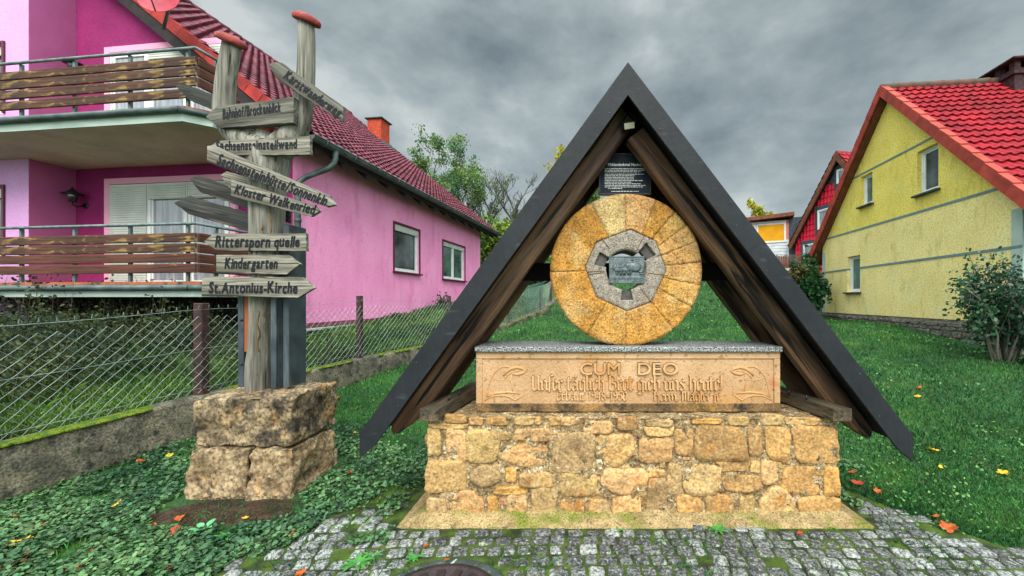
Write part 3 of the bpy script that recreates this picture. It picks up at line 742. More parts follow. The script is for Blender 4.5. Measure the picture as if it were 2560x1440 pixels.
# blackletter drawn with a broad nib
mi_ = lambda x: [(x - .13, .90), (x, .80), (x, .16), (x + .13, .05)]
BL = {
 'i': ([mi_(0), [(-.06, 1.30), (.06, 1.38)]], .30), 'n': ([mi_(0), [(0, .80), (.26, 1.0), (.46, .82), (.46, .15), (.58, .05)]], .74),
 'm': ([mi_(0), [(0, .80), (.24, 1.0), (.44, .82), (.44, .1)], [(.44, .8), (.68, 1.0), (.88, .82), (.88, .15), (1.0, .05)]], 1.16),
 'u': ([[(-.12, .9), (0, .8), (0, .15), (.2, .0), (.46, .2)], [(.34, .92), (.46, .82), (.46, .15), (.58, .04)]], .74),
 'r': ([mi_(0), [(0, .80), (.2, 1.0), (.36, .84)]], .50), 'e': ([[(.02, .82), (.02, .15), (.2, 0), (.44, .16)], [(.02, .82), (.24, 1.02), (.44, .76), (.06, .48)]], .60),
 'o': ([[(0, .82), (0, .16), (.22, 0), (.46, .18), (.46, .84), (.22, 1.02), (0, .82)]], .66),
 'a': ([[(.05, .84), (.25, 1.02), (.46, .84), (.46, .15), (.58, .04)], [(.46, .56), (.06, .44), (.02, .15), (.18, 0), (.46, .2)]], .74),
 'g': ([[(.46, .86), (.22, 1.0), (0, .82), (0, .2), (.2, .04), (.46, .22)], [(.46, .95), (.46, -.18), (.24, -.38), (-.04, -.24)]], .68),
 'b': ([[(-.10, 1.52), (0, 1.40), (0, .16), (.22, 0), (.46, .18), (.46, .82), (.24, 1.0), (0, .8)]], .66), 'l': ([[(-.10, 1.52), (0, 1.4), (0, .15), (.14, .04)]], .32),
 'h': ([[(-.10, 1.52), (0, 1.4), (0, .05)], [(0, .8), (.26, 1.0), (.46, .8), (.46, 0), (.30, -.32)]], .66), 'c': ([[(.42, .84), (.24, 1.02), (0, .82), (0, .15), (.18, 0), (.42, .16)]], .56),
 't': ([[(0, 1.28), (0, .15), (.15, .02), (.30, .12)], [(-.16, .94), (.28, .94)]], .42), 's': ([[(.42, .86), (.22, 1.02), (.02, .80), (.42, .40), (.42, .15), (.2, 0), (0, .15)]], .60),
 'f': ([[(0, -.12), (0, 1.36), (.15, 1.52), (.34, 1.40)], [(-.13, .9), (.12, .9)]], .34), 'U': ([[(-.14, 1.32), (0, 1.44), (0, .2), (.22, 0), (.58, .22)], [(.46, 1.45), (.58, 1.34), (.58, .14), (.72, .04)]], .90),
 'B': ([[(0, 1.42), (0, .1)], [(-.14, 1.36), (.36, 1.50), (.56, 1.25), (.5, .98), (.06, .80)], [(.10, .80), (.54, .70), (.60, .26), (.3, 0), (0, .12)]], .82),
 'E': ([[(.60, 1.24), (.36, 1.48), (.05, 1.22), (.05, .25), (.30, 0), (.60, .2)], [(.1, .76), (.5, .82)]], .74), 'H': ([[(-.16, 1.30), (0, 1.44), (.28, 1.36)], [(0, 1.4), (0, .05)], [(0, .86), (.36, 1.0), (.56, .82), (.56, .1), (.42, -.15)]], .76),
 'N': ([[(-.12, 1.36), (0, 1.44), (0, .02)], [(0, 1.40), (.36, 1.26), (.36, .12)], [(.36, 1.22), (.72, 1.42), (.72, .12), (.84, .04)]], .98), 'j': ([[(-.12, .9), (0, .8), (0, -.18), (-.16, -.32)], [(-.06, 1.30), (.06, 1.38)]], .30),
 '1': ([[(-.10, 1.10), (.08, 1.36), (.08, .02)]], .34), '9': ([[(.44, 1.0), (.22, .66), (0, .9), (0, 1.16), (.22, 1.36), (.44, 1.16), (.44, .4), (.2, .02)]], .62),
 '4': ([[(.36, .0), (.36, 1.34), (-.02, .48), (.54, .48)]], .66), '8': ([[(.22, .72), (.02, .95), (.04, 1.2), (.22, 1.36), (.42, 1.18), (.42, .92), (.22, .72), (0, .42), (.02, .2), (.22, 0), (.46, .22), (.44, .48), (.22, .72)]], .62),
 '5': ([[(.42, 1.34), (.04, 1.34), (.04, .80), (.3, .88), (.46, .6), (.44, .24), (.2, 0), (0, .14)]], .62), '0': ([[(0, 1.1), (0, .25), (.22, 0), (.46, .25), (.46, 1.1), (.22, 1.36), (0, 1.1)]], .64),
 '!': ([[(.02, 1.45), (0, .4)], [(-.05, .04), (.05, .12)]], .28), '.': ([[(-.05, .02), (.05, .12)]], .22), '-': ([[(0, .62), (.42, .62)]], .58)}
def blackletter(text, u0, u1, vbase, xh_px, name):
    "u0..u1 pixel span, vbase baseline"
    tot = sum(.42 if c == ' ' else (BL[{'ä': 'a'}.get(c, c)][1] + .02) for c in text)
    kx = (xpx(u1) - xpx(u0)) / tot; kz = xh_px * FY / 1000; mb = MB(); x = 0; rr = random.Random(3)
    nib = (.085, .060)
    for c in text:
        if c == ' ': x += .42; continue
        st, adv = BL[{'ä': 'a'}.get(c, c)]
        st = list(st) + ([[(.06, 1.28), (.14, 1.36)], [(.32, 1.28), (.40, 1.36)]] if c == 'ä' else [])
        for line in st:
            for a, b in zip(line[:-1], line[1:]):
                q = [(a[0] - nib[0], a[1] - nib[1]), (a[0] + nib[0], a[1] + nib[1]), (b[0] + nib[0], b[1] + nib[1]), (b[0] - nib[0], b[1] - nib[1])]
                h = .013 + rr.uniform(0, .0018)
                g = 1.5
                c_ = [(sum(w[i] for w in q) / 4) for i in (0, 1)]
                L_ = math.dist(a, b) or 1; o_ = .035
                def grow(pt): return tuple(pt[i] + (o_ if pt[i] > c_[i] else -o_) for i in (0, 1))
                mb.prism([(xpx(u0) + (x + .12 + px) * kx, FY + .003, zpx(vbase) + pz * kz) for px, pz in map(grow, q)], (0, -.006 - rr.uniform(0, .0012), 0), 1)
                mb.prism([(xpx(u0) + (x + .12 + px) * kx, FY - .002, zpx(vbase) + pz * kz) for px, pz in q], (0, -h, 0))
        x += adv + .02
    return part(mb, name, [m_letter, m_letshade], t)
blackletter('Unfer täglich Brot gieb uns heute!', 1330, 1806, 975, 25.5, 'carved_prayer')
blackletter('Erbaut 1948-1950', 1390, 1568, 1000, 16.5, 'carved_date')
blackletter('Herm. Nagler jr.', 1634, 1804, 1001, 16.5, 'carved_name')
def roman(word, u0, u1, vb, hpx):
    V, F = letter_run(word, hpx * FY / 1000 / .70, xpx(u1) - xpx(u0), extr=.12, gap=.10, fat=.015)
    mb = MB(); cx = (xpx(u0) + xpx(u1)) / 2; h = hpx * FY / 1000
    mb.add([(cx + a, FY - .007 - b2 * .9, zpx(vb) + h * .47 + b) for a, b, b2 in V], F)
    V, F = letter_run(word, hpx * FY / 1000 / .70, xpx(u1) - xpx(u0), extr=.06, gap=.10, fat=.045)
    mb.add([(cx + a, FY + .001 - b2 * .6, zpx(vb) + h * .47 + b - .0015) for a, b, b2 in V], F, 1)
    part(mb, 'carved_word', [m_letter, m_letshade], t)
roman('CUM', 1450, 1549, 936, 30); roman('DEO', 1594, 1693, 936, 30)
# carved sheaf and millstone reliefs in the corners
def relief(mirror):
    mb = MB(); c = 1570
    U = (lambda u: u) if not mirror else (lambda u: 2 * c - u + 2)
    def line(pts, r, flat=.8):
        mb.tube([(xpx(U(u)), FY - .001, zpx(v)) for u, v in pts], [r * .55] + [r] * (len(pts) - 2) + [r * .55], 6, flat=flat)
    arc = [(1268 + 46 * math.cos(a) - 4, 998 - 82 * math.sin(a)) for a in np.linspace(math.pi * .98, math.pi * .34, 16)]
    line(arc, .0055)
    line([(1258, 940), (1266, 929), (1278, 921), (1292, 918), (1306, 921), (1314, 927), (1306, 933), (1292, 936), (1280, 934)], .012, .6)
    line([(1262, 948), (1272, 935), (1286, 928), (1302, 928)], .005)
    line([(1280, 934), (1277, 948), (1279, 962), (1283, 980)], .005); line([(1224, 938), (1238, 948), (1254, 951), (1276, 950)], .0035)
    line([(1212, 1001), (1232, 990), (1258, 988), (1274, 992), (1288, 1001), (1312, 984)], .007, .7)
    line([(1216, 992), (1240, 983), (1270, 980), (1300, 984)], .010, .5)
    line([(1310, 922), (1314, 916)], .004)
    part(mb, 'carved_emblem', m_letter, t)
relief(False); relief(True)

# granite slab
mb = MB(); SZ = 1.208
mb.bbox(((1186 - 1440) * .00292, 2.92, IZ1 + .001), ((1958 - 1440) * .00292, 3.34, SZ), .006)
solo(mb, 'granite_slab', m_granite, (.39, 3.1, IZ1), 'thin speckled grey granite slab under the round millstone', 'slab')

# ------------------------------------------------------------------ millstone
MX, MR, MY0, MT = .377, .572, 3.0, .28
MZ = SZ + MR - .003
t = thing('millstone', (MX, MY0 + MT / 2, SZ), 'round ochre millstone with a grey octagonal eye, standing upright on the slab', 'millstone')
OCT_R = .305
def oct_r(a):   # irregular octagon
    best = 9
    for k in range(8):
        an = rad(22.5 + 45 * k - 2); d = OCT_R * (.925 + .03 * math.sin(k * 2.4))
        c = math.cos(a - an)
        if c > .2: best = min(best, d / c)
    return best
OC = (MX - .004, MZ + .012)
mb = MB(); rr = random.Random(8)
cuts = sorted([118, 91, 66, 50, 36, 22, 6, -12, -30, -52, -90, -121, -178])
MC = [S(198,148,76), S(196,142,66), S(202,154,84), S(198,146,72)]
def wedge(a0, a1, col):
    na = max(5, int((a1 - a0) / 2.6)); nr = 16; vs = []; sd = rr.uniform(0, 40); off = rr.uniform(-.003, .003)
    for back in (0, 1):
        for i in range(na + 1):
            a = rad(a0 + .03 + (a1 - a0 - .06) * i / na)
            ro = MR * (1 + .006 * mnoise.noise(Vector((math.cos(a) * 4, math.sin(a) * 4, 1))))
            ri = oct_r(a) + .004
            for j in range(nr + 1):
                r = ri + (ro - ri) * j / nr
                x, z = MX + r * math.cos(a), MZ + r * math.sin(a)
                y = MY0 + off + mnoise.noise(Vector((x * 9, z * 9, 2))) * .008 + mnoise.noise(Vector((x * 34, z * 34, sd))) * .007
                y += .012 * max(0, (j - nr + 1.5) / 1.5) ** 2 if j > nr - 2 else 0
                if i in (0, na) or j == 0: y += .0012
                vs.append((x, y if not back else MY0 + MT, z))
    k = nr + 1; nb = (na + 1) * k
    fs = [(i*k+j, i*k+j+1, (i+1)*k+j+1, (i+1)*k+j) for i in range(na) for j in range(nr)]
    fs = [f[::-1] for f in fs] if False else fs
    fs += [(nb + i*k+j, nb + (i+1)*k+j, nb + (i+1)*k+j+1, nb + i*k+j+1) for i in range(na) for j in range(nr)]
    fs += [(i*k+nr, nb+i*k+nr, nb+(i+1)*k+nr, (i+1)*k+nr) for i in range(na)] + [(i*k, (i+1)*k, nb+(i+1)*k, nb+i*k) for i in range(na)]
    for i in (0, na):
        q = [(i*k+j, nb+i*k+j, nb+i*k+j+1, i*k+j+1) for j in range(nr)]
        fs += q if i == 0 else [f[::-1] for f in q]
    mb.add(vs, fs, 0, col, True)
for i, a0 in enumerate(cuts):
    a1 = cuts[(i + 1) % len(cuts)]; a1 += 360 if a1 < a0 else 0
    mid = (a0 + a1) / 2
    c = rr.choice(MC)
    if 90 < mid < 116: c = S(206,178,124)
    if 68 < mid < 100: c = S(204,158,104)
    if -20 < mid < 30: c = S(202,156,96)
    g = rr.uniform(.95, 1.05); wedge(a0, a1, tuple(q * g for q in c))
part(mb, 'outer_ring', m_mill, t, tint=True)
mb = MB(); n = 160
inner = [oct_r(2*math.pi*k/n) for k in range(n)]
vs = [(MX + r*math.cos(2*math.pi*k/n), MY0 + .016, MZ + r*math.sin(2*math.pi*k/n)) for r0 in (0, 1) for k, r in enumerate(inner if not r0 else [MR*.985]*n)]
mb.add(vs, [(k, (k+1)%n, n+(k+1)%n, n+k) for k in range(n)])
part(mb, 'mortar_joint', m_groove, t)
# grey core with a hole and three notches
mb = MB(); n = 240; HR = .150
def hole_r(a):
    r = HR
    for an, dep, hw in ((rad(158), .235, .055), (rad(40), .245, .06), (rad(-88), .228, .050)):
        d = (a - an + math.pi) % (2 * math.pi) - math.pi
        c, s_ = math.cos(d), math.sin(d)
        if c > 0 and abs(s_) * dep < hw: r = max(r, min(dep / max(c, .3), hw / max(abs(s_), 1e-4)))
    return r
vs = []; nr = 7; HC = (MX - .006, MZ - .004)
for back in (0, 1):
    for k in range(n):
        a = 2 * math.pi * k / n; ro = oct_r(a); ri = hole_r(a) * (1 + .008 * math.sin(9 * a))
        for j in range(nr + 1):
            r = ri + (ro - ri) * j / nr; x, z = MX + r * math.cos(a), MZ + r * math.sin(a)
            y = MY0 + .002 + mnoise.noise(Vector((x * 30, z * 30, 3))) * .003 + (.006 if j in (0, nr) else 0)
            vs.append((x, y if not back else MY0 + MT - .01, z))
k_ = nr + 1; nb = n * k_
fs = []
for k in range(n):
    q = (k + 1) % n
    for j in range(nr):
        fs.append((k*k_+j, k*k_+j+1, q*k_+j+1, q*k_+j)); fs.append((nb+k*k_+j, nb+q*k_+j, nb+q*k_+j+1, nb+k*k_+j+1))
    fs.append((k*k_, q*k_, nb+q*k_, nb+k*k_)); fs.append((k*k_+nr, nb+k*k_+nr, nb+q*k_+nr, q*k_+nr))
mb.add(vs, fs, 0, smooth=True)
for an, r0, r1 in ((62, .17, .30), (24, .25, .30), (-8, .17, .315), (-52, .18, .315), (183, .17, .31), (187, .17, .31), (128, .2, .31)):
    a = rad(an); c, s_ = math.cos(a), math.sin(a); w = .0022
    q = [(r0*c - w*s_, r0*s_ + w*c), (r1*c - w*s_, r1*s_ + w*c), (r1*c + w*s_, r1*s_ - w*c), (r0*c + w*s_, r0*s_ - w*c)]
    mb.prism([(MX + x, MY0 + .004, MZ + z) for x, z in q], (0, -.0055, 0), mi=1)
part(mb, 'core', [m_core, m_groove], t)
mb = MB()
for an, d in ((158, .205), (40, .215), (-88, .20)):
    a = rad(an); Mr = Matrix.Translation((MX + d*math.cos(a), MY0 + .045, MZ + d*math.sin(a))) @ Matrix.Rotation(-a, 4, 'Y')
    part(MB().bbox((-.045, -.012, -.058), (.045, .05, .058), .004, Mr), 'notch_filling', m_notch, t)

# metal relief plaque
pd = MY0 - .012
PX0, PX1, PZ0, PZ1 = (1523-1440)*pd/1000, (1611-1440)*pd/1000, EYE + (750-708)*pd/1000, EYE + (750-641)*pd/1000
t = thing('relief_plaque', ((PX0+PX1)/2, pd, PZ0), 'small grey metal relief plaque of a horse team, set in the millstone hole', 'plaque')
mb = MB(); mb.bbox((PX0, pd, PZ0), (PX1, pd + .02, PZ1), .003)
for a in ((PX0, PZ0, PX1, PZ0+.006), (PX0, PZ1-.006, PX1, PZ1), (PX0, PZ0+.0065, PX0+.006, PZ1-.0065), (PX1-.006, PZ0+.0065, PX1, PZ1-.0065), (PX0+.012, PZ0+.034, PX1-.012, PZ0+.037)):
    mb.bbox((a[0], pd-.004, a[1]), (a[2], pd-.0005, a[3]), .001)
part(mb, 'plate', m_bronze, t)
mb = MB()
def pp(x, z): return (PX0 + (PX1-PX0)*x, pd - .002, PZ0 + (PZ1-PZ0)*z)
def blob(x, z, rx, rz, h):
    mb.lathe([(1, 0), (.92, .4), (.7, .75), (.35, .95), (.02, 1)], 14, Matrix.Translation(pp(x, z)) @ Matrix.Diagonal((rx, h, rz, 1)) @ Matrix.Rotation(rad(90), 4, 'X'))
for dx in (0, .10, .2):
    blob(.26+dx, .50, .036, .020, .010); blob(.16+dx*.8, .60, .016, .020, .010); blob(.13+dx*.8, .55, .012, .009, .009)
    for q in (0, .06, .15, .19): mb.tube([pp(.20+dx+q*.8, .46), pp(.195+dx+q*.8, .38), pp(.205+dx+q*.8, .30)], [.006, .004, .004], 5)
blob(.66, .60, .068, .036, .012); blob(.56, .66, .03, .022, .013); blob(.76, .52, .03, .022, .011); mb.tube([pp(.62, .5), pp(.60, .30)], .007, 5)
blob(.66, .86, .010, .006, .005); blob(.90, .42, .020, .010, .008); blob(.93, .34, .016, .008, .006)
for k in range(24):
    if k % 5 != 4: mb.bbox(tuple(a + b for a, b in zip(pp(.08 + k*.035, .14), (0, 0, 0))), tuple(a + b for a, b in zip(pp(.08 + k*.035, .14), (.006, .003, .009))), .001)
part(mb, 'relief', m_bronze, t)

# ------------------------------------------------------------------ A-frame roof
AX, AZ = .351, 3.156
KL, KR = .7236, .762                       # run per metre of fall, either side
ZL, ZR = .651, .629
RY0, RY1 = 2.70, 3.64
t_roof = thing('gable_shelter', (AX, 3.1, .45), 'steep black edged timber A frame roof sheltering the millstone monument', 'shelter')
def side(sg): return (KL if sg < 0 else KR)
def ofs(sg, perp, z):
    "x of the line parallel to the roof, perp metres inside it, at height z"
    k = side(sg); th = math.atan(k)
    return AX + sg * ((AZ - z) * k - perp / math.cos(th))
def zap(perp):   # height where both inner lines meet
    return AZ - perp / math.cos(math.atan(.74)) / .743
for sg, zb in ((-1, ZL), (1, ZR)):
    fw = .132
    # fascia board: plumb-cut toe
    xo = ofs(sg, 0, zb); zt = zb - .172
    th = math.atan(side(sg)); zi = zb - .085
    pl = [(AX, RY0, AZ), (xo, RY0, zb), (xo, RY0, zt), (ofs(sg, fw, zi), RY0, zi), (AX, RY0, zap(fw))]
    mb = MB().prism(pl, (0, .024, 0))
    # a lapped joint in the cladding
    zj = 1.96; xj = ofs(sg, 0, zj)
    n_ = Vector((-sg * math.cos(th), 0, -math.sin(th)))
    dirv = Vector((sg * math.sin(th), 0, -math.cos(th)))
    p0 = Vector((xj, RY0 - .002, zj)); q = [p0 + n_*.002, p0 + n_*(fw-.002), p0 + n_*(fw-.002) + dirv*.006, p0 + n_*.002 + dirv*.006]
    mb.prism(q, (0, .0015, 0))
    for q, pp_ in ((.42, .10), (1.25, .085), (1.62, .11), (2.55, .03), (2.86, .10)):
            c_ = Vector((AX, RY0 - .0005, AZ)) + dirv * (q + .07 * sg) + n_ * pp_
            mb.lathe([(.005, 0), (.0045, .0015), (.001, .002)], 7, Matrix.Translation(c_) @ Matrix.Rotation(rad(90), 4, 'X'), mi=1)
    part(mb, 'fascia', [m_fascia, m_steel], t_roof)
    # roof deck
    zl = zb - .02
    pl = [(AX, RY0 + .025, AZ - .003), (ofs(sg, .003, zl), RY0 + .025, zl), (ofs(sg, .07, zl - .05), RY0 + .025, zl - .05), (AX, RY0 + .025, zap(.07))]
    part(MB().prism(pl, (0, RY1 - RY0 - .05, 0)), 'roof_deck', m_under, t_roof)
    xo2 = ofs(sg, 0, zb)
    pl = [(AX, RY1 - .024, AZ), (xo2, RY1 - .024, zb), (xo2, RY1 - .024, zt), (ofs(sg, fw, zi), RY1 - .024, zi), (AX, RY1 - .024, zap(fw))]
    part(MB().prism(pl, (0, .024, 0)), 'fascia', m_fascia, t_roof)
    # shaped rafters, front and back
    for ry, wd in ((2.92, .125), (3.42, .12)):
        p0_, p1_ = .088, .240
        L = (AZ - zb) / math.cos(th) - .03
        def A(s_, p):     # along the slope from the apex, perp inside
            b = Vector((AX, 0, AZ)) + dirv * s_ + n_ * p; return (b.x, 0.0, b.z)
        s0 = p0_ / math.tan(math.pi/2 - th) if sg < 0 else .26 / math.tan(math.pi/2 - th)
        s0 = .20 if sg < 0 else .36
        foot = [(L-.03, p0_+.004), (L+.012, p0_+.03), (L+.02, p0_+.06), (L+.002, p0_+.09), (L-.05, p0_+.105), (L-.10, p0_+.125), (L-.16, p1_-.012), (L-.22, p1_)]
        body = []
        m = 22
        for i in range(m + 1):
            s_ = L - .22 + (s0 - L + .22) * (i / m); body.append((s_, p1_ + .006 * mnoise.noise(Vector((s_ * 3, ry, sg)))))
        top = [(s0 - .02 if sg < 0 else s0, p0_)]
        prof = foot + body[1:] + top
        poly = [Vector(A(a, b)) + Vector((0, ry, 0)) for a, b in prof]
        # chamfered prism: front ring slightly inset
        mb = MB(); cen = sum(poly, Vector()) / len(poly); N = len(poly)
        rings = []
        for dy, ins in ((0, .016), (.016, 0), (wd - .012, 0), (wd, .012)):
            ring = []
            for i, p in enumerate(poly):
                a_, b_ = prof[i]; mid = (p0_ + p1_) / 2
                b2 = b_ + (ins if b_ < mid else -ins)
                ring.append(Vector(A(a_, b2)) + Vector((0, ry + dy, 0)))
            rings.append(ring)
        vs = [p for r_ in rings for p in r_]
        fs = [(l*N+i, l*N+(i+1)%N, (l+1)*N+(i+1)%N, (l+1)*N+i) for l in range(3) for i in range(N)]
        fs += [tuple(range(N-1, -1, -1)), tuple(3*N+i for i in range(N))]
        if sg > 0: fs = [f[::-1] for f in fs]
        mb.add(vs, fs)
        # object axes follow the timber so the grain runs along it
        zax = -dirv; yax = Vector((0, 1, 0)); xax = yax.cross(zax)
        Mr = Matrix((( xax.x, yax.x, zax.x, AX), (xax.y, yax.y, zax.y, ry), (xax.z, yax.z, zax.z, AZ - 1), (0, 0, 0, 1)))
        part(mb, 'rafter', m_rafter, t_roof, M=Mr)
    # batten behind the fascia
    pl = [Vector((AX, 0, AZ)) + dirv * a + n_ * b for a, b in ((.30, .072), (L - .02, .072), (L - .02, .105), (.30, .105))]
    part(MB().prism([p + Vector((0, 2.745, 0)) for p in pl], (0, .05, 0)), 'batten', m_under, t_roof)
# collar beam at the back
zc = EYE + (750 - 702) * 3.44 / 1000
mb = MB().bbox((AX - .98, 3.40, zc), (AX + .98, 3.50, zc + .15), .008)
part(mb, 'collar_beam', m_under, t_roof)
# wall plates under the rafters
k = 2.70
zb_, zt_ = .732, .815
for pts in ([(-1.055, k), (-.930, k), (-.80, 3.60), (-.93, 3.60)], [(1.735, k), (1.862, k), (1.72, 3.60), (1.59, 3.60)]):
    mb = MB().prism([(x, y, zb_) for x, y in pts], (0, 0, zt_ - zb_))
    part(mb, 'wall_plate', m_plate, t_roof)
mb = MB()
for x, y in ((-.93, 2.93), (-.90, 3.08), (1.70, 2.95), (1.66, 3.12)): part(MB().tube([(x, y, .81), (x, y, .85)], .008, 6), 'bolt', m_black, t_roof)

# floodlight in the gable
fc = P(1573, 314, 2.86)
t = thing('floodlight', fc, 'small grey floodlight fixed under the apex of the timber roof', 'lamp')
Mf = Matrix.Translation(fc) @ Matrix.Rotation(rad(28), 4, 'X') @ Matrix.Rotation(rad(-8), 4, 'Y')
part(MB().bbox((-.042, -.01, -.026), (.042, .025, .026), .006, Mf), 'housing', m_fascia, t)
part(MB().bbox((-.036, -.0135, -.020), (.036, -.0102, .020), .001, Mf), 'glass', m_lampglass, t)
part(MB().tube([Mf @ Vector((-.046, .01, 0)), Mf @ Vector((-.05, .04, .04)), Mf @ Vector((0, .06, .09)), Mf @ Vector((.05, .04, .04)), Mf @ Vector((.046, .01, 0))], .004, 6), 'bracket', m_black, t)

# ------------------------------------------------------------------ info panel
bd = 3.06; k = bd / 1000
x0, x1, z0, z1 = (1497-1440)*k, (1628-1440)*k, EYE + (750-487)*k, EYE + (750-382)*k
t = thing('info_panel', ((x0+x1)/2, bd, z0), 'dark slate information panel with white print above the millstone', 'sign')
mb = MB().bbox((x0+.01, bd+.006, z0+.01), (x1-.01, bd+.03, z1-.01), .002)
part(mb, 'panel', m_panel, t)
mb = MB(); f = .014
for a in ((x0, z0, x1, z0+f), (x0, z1-f, x1, z1), (x0, z0+f+.0005, x0+f, z1-f-.0005), (x1-f, z0+f+.0005, x1, z1-f-.0005)): mb.bbox((a[0], bd, a[1]), (a[2], bd+.032, a[3]), .003)
part(mb, 'frame', m_black, t)
V, F = letter_run('Mühlendenkmal Neuhof', .032, (1606-1520)*k, gap=.09, fat=.03)
cx, cz = (1512+1614)/2*k - 1.44*bd, EYE + (750-411)*k
mb = MB().add([((1563-1440)*k + a, bd + .005 - b2*.1, cz + b) for a, b, b2 in V], F)
part(mb, 'title', m_print, t)
# the small print: too fine to read in the photo, kept as rows of tiny marks
mb = MB(); rr = random.Random(2)
rows = [(1512,1613,424),(1512,1612,428),(1512,1604,432),(1512,1611,438),(1512,1588,442),(1512,1585,446),(1512,1587,450),(1512,1608,454),(1512,1580,458),(1512,1602,462),(1512,1615,466),(1512,1610,470),(1520,1556,474),(1528,1598,481)]
for u0, u1, v_ in rows:
    x = (u0-1440)*k; xe = (u1-1440)*k; zc = EYE + (750-(v_-3))*k
    while x < xe:
        nl = rr.randint(2, 9)
        for _ in range(nl):
            w = rr.uniform(.0024, .0042); h = .0042 if rr.random() < .7 else .0058
            if x + w > xe: break
            mb.box((x, bd+.0045, zc-.002), (x+w*.82, bd+.0075, zc-.002+h)); x += w
        x += .004
part(mb, 'small_print', m_print, t)
# ------------------------------------------------------------------ stone pedestal
def rock(lo, hi, seed, amp=.02, n=22, rnd=.03, warp=()):
    mb = MB(); c = Vector([(a + b) / 2 for a, b in zip(lo, hi)]); h = Vector([(b - a) / 2 for a, b in zip(lo, hi)])
    idx = {}; vs = []
    dims = [max(4, int(n * 2 * q / .5)) for q in h]
    def vert(i, j, k):
        key = (i, j, k)
        if key in idx: return idx[key]
        p = Vector([(-1 + 2 * a / d) * q for a, d, q in zip(key, dims, h)])
        inn = Vector([max(-q + rnd, min(q - rnd, a)) for a, q in zip(p, h)])
        d = p - inn
        nrm = d.normalized() if d.length > 1e-9 else Vector((0, 0, 1))
        q = inn + nrm * rnd if d.length > 1e-9 else p
        w = q + c
        a = mnoise.fractal(Vector((w.x * 4.2 + seed, w.y * 4.2, w.z * 5 - seed)), 1.0, 2.0, 3) * amp
        dd = mnoise.voronoi(Vector((w.x * 7 + seed, w.y * 7, w.z * 9)))[0]
        b = (dd[1] - dd[0]) * amp * .9 + mnoise.ridged_multi_fractal(Vector((w.x * 12, w.y * 12 + seed, w.z * 16)), .9, 2.1, 4, 1.0, 2.0) * amp * .28
        w = w + nrm * (a + b - amp * .6)
        for f in warp: w = f(w)
        idx[key] = len(vs); vs.append(w); return idx[key]
    fs = []
    for ax in range(3):
        o1, o2 = (ax + 1) % 3, (ax + 2) % 3
        for sd in (0, dims[ax]):
            for a in range(dims[o1]):
                for b in range(dims[o2]):
                    def K(x, y):
                        k = [0, 0, 0]; k[ax] = sd; k[o1] = x; k[o2] = y; return vert(*k)
                    q = (K(a, b), K(a+1, b), K(a+1, b+1), K(a, b+1)); fs.append(q if sd else q[::-1])
    return mb.add(vs, fs, smooth=True)
t = thing('stone_pedestal', (-2.64, 3.45, 0), 'rough hewn tan limestone pedestal of stacked blocks under the signpost', 'pedestal')
flare = lambda w: Vector((w.x - .07 * max(0, .40 - w.z) * (1 if w.x < -2.6 else -.4), w.y - .10 * max(0, .38 - w.z), w.z))
part(rock((-3.03, 3.14, -.06), (-2.578, 3.68, .375), 3, .030, rnd=.02, n=30, warp=(flare,)), 'stone_block', m_rock, t)
part(rock((-2.572, 3.14, -.06), (-2.225, 3.72, .385), 17, .034, rnd=.02, n=30, warp=(flare,)), 'stone_block', m_rock, t)
part(rock((-3.02, 3.15, .385), (-2.235, 3.74, .782), 31, .030, rnd=.02, n=30, warp=(lambda w: Vector((w.x, w.y, w.z + .03 * (w.x + 2.65))),)), 'stone_block', m_rock_top, t)
part(rock((-3.06, 3.2, .34), (-2.94, 3.5, .50), 5, .016, n=30), 'stone_block', m_rock, t)

# ------------------------------------------------------------------ signpost
DP = 3.42
t_sign = thing('signpost', tuple(P(648, 975, DP) - Vector((0, 0, .0))), 'tall weathered forked timber signpost with red capped branches and lettered arrow boards', 'signpost')
def pxtube(pts, dflt):
    return [P(u, v, d) for (u, v, d, r) in pts], [r * dflt / 1000 for (u, v, d, r) in pts]
def timber(name, pts, m, n=18, par=t_sign, jit=.03):
    pp_, rr_ = pxtube(pts, DP)
    # resample smoothly
    P2, R2 = [], []
    for i in range(len(pp_) - 1):
        for s_ in range(4):
            f = s_ / 4
            p0 = pp_[max(i-1, 0)]; p1 = pp_[i]; p2 = pp_[i+1]; p3 = pp_[min(i+2, len(pp_)-1)]
            P2.append(.5 * ((2*p1) + (p2-p0)*f + (2*p0-5*p1+4*p2-p3)*f*f + (3*p1-p0-3*p2+p3)*f**3)); R2.append(rr_[i] + (rr_[i+1]-rr_[i])*f)
    P2.append(pp_[-1]); R2.append(rr_[-1])
    mb = MB().tube(P2, R2, n, smooth=True)
    for i, v_ in enumerate(mb.v):
        ring = i // n; ax = P2[min(ring, len(P2)-1)]; d = Vector(v_) - ax
        an = (i % n) / n * 6.283
        k = 1 + .045 * mnoise.noise(Vector((math.cos(an) * 2.2, math.sin(an) * 2.2, v_[2] * 1.4))) + .02 * mnoise.noise(Vector((math.cos(an) * 7, math.sin(an) * 7, v_[2] * 3)))
        mb.v[i] = tuple(ax + d * k)
    return part(mb, name, m, par)
timber('trunk', [(646, 980, DP, 26), (646, 945, DP, 27), (648, 905, DP, 27), (650, 870, DP, 24), (653, 800, DP, 24), (656, 750, DP, 27), (666, 690, DP, 36), (667, 600, DP, 36), (668, 500, DP, 38), (670, 440, DP, 42), (672, 400, DP, 46), (666, 372, DP, 44), (664, 345, DP, 26), (664, 326, DP, 24)], m_post, 22)
timber('branch', [(682, 400, DP, 30), (650, 372, DP, 34), (612, 350, DP, 33), (580, 322, DP, 28), (562, 285, DP, 24), (562, 240, DP, 22), (568, 180, DP, 21), (577, 130, DP, 20), (581, 100, DP, 19)], m_post)
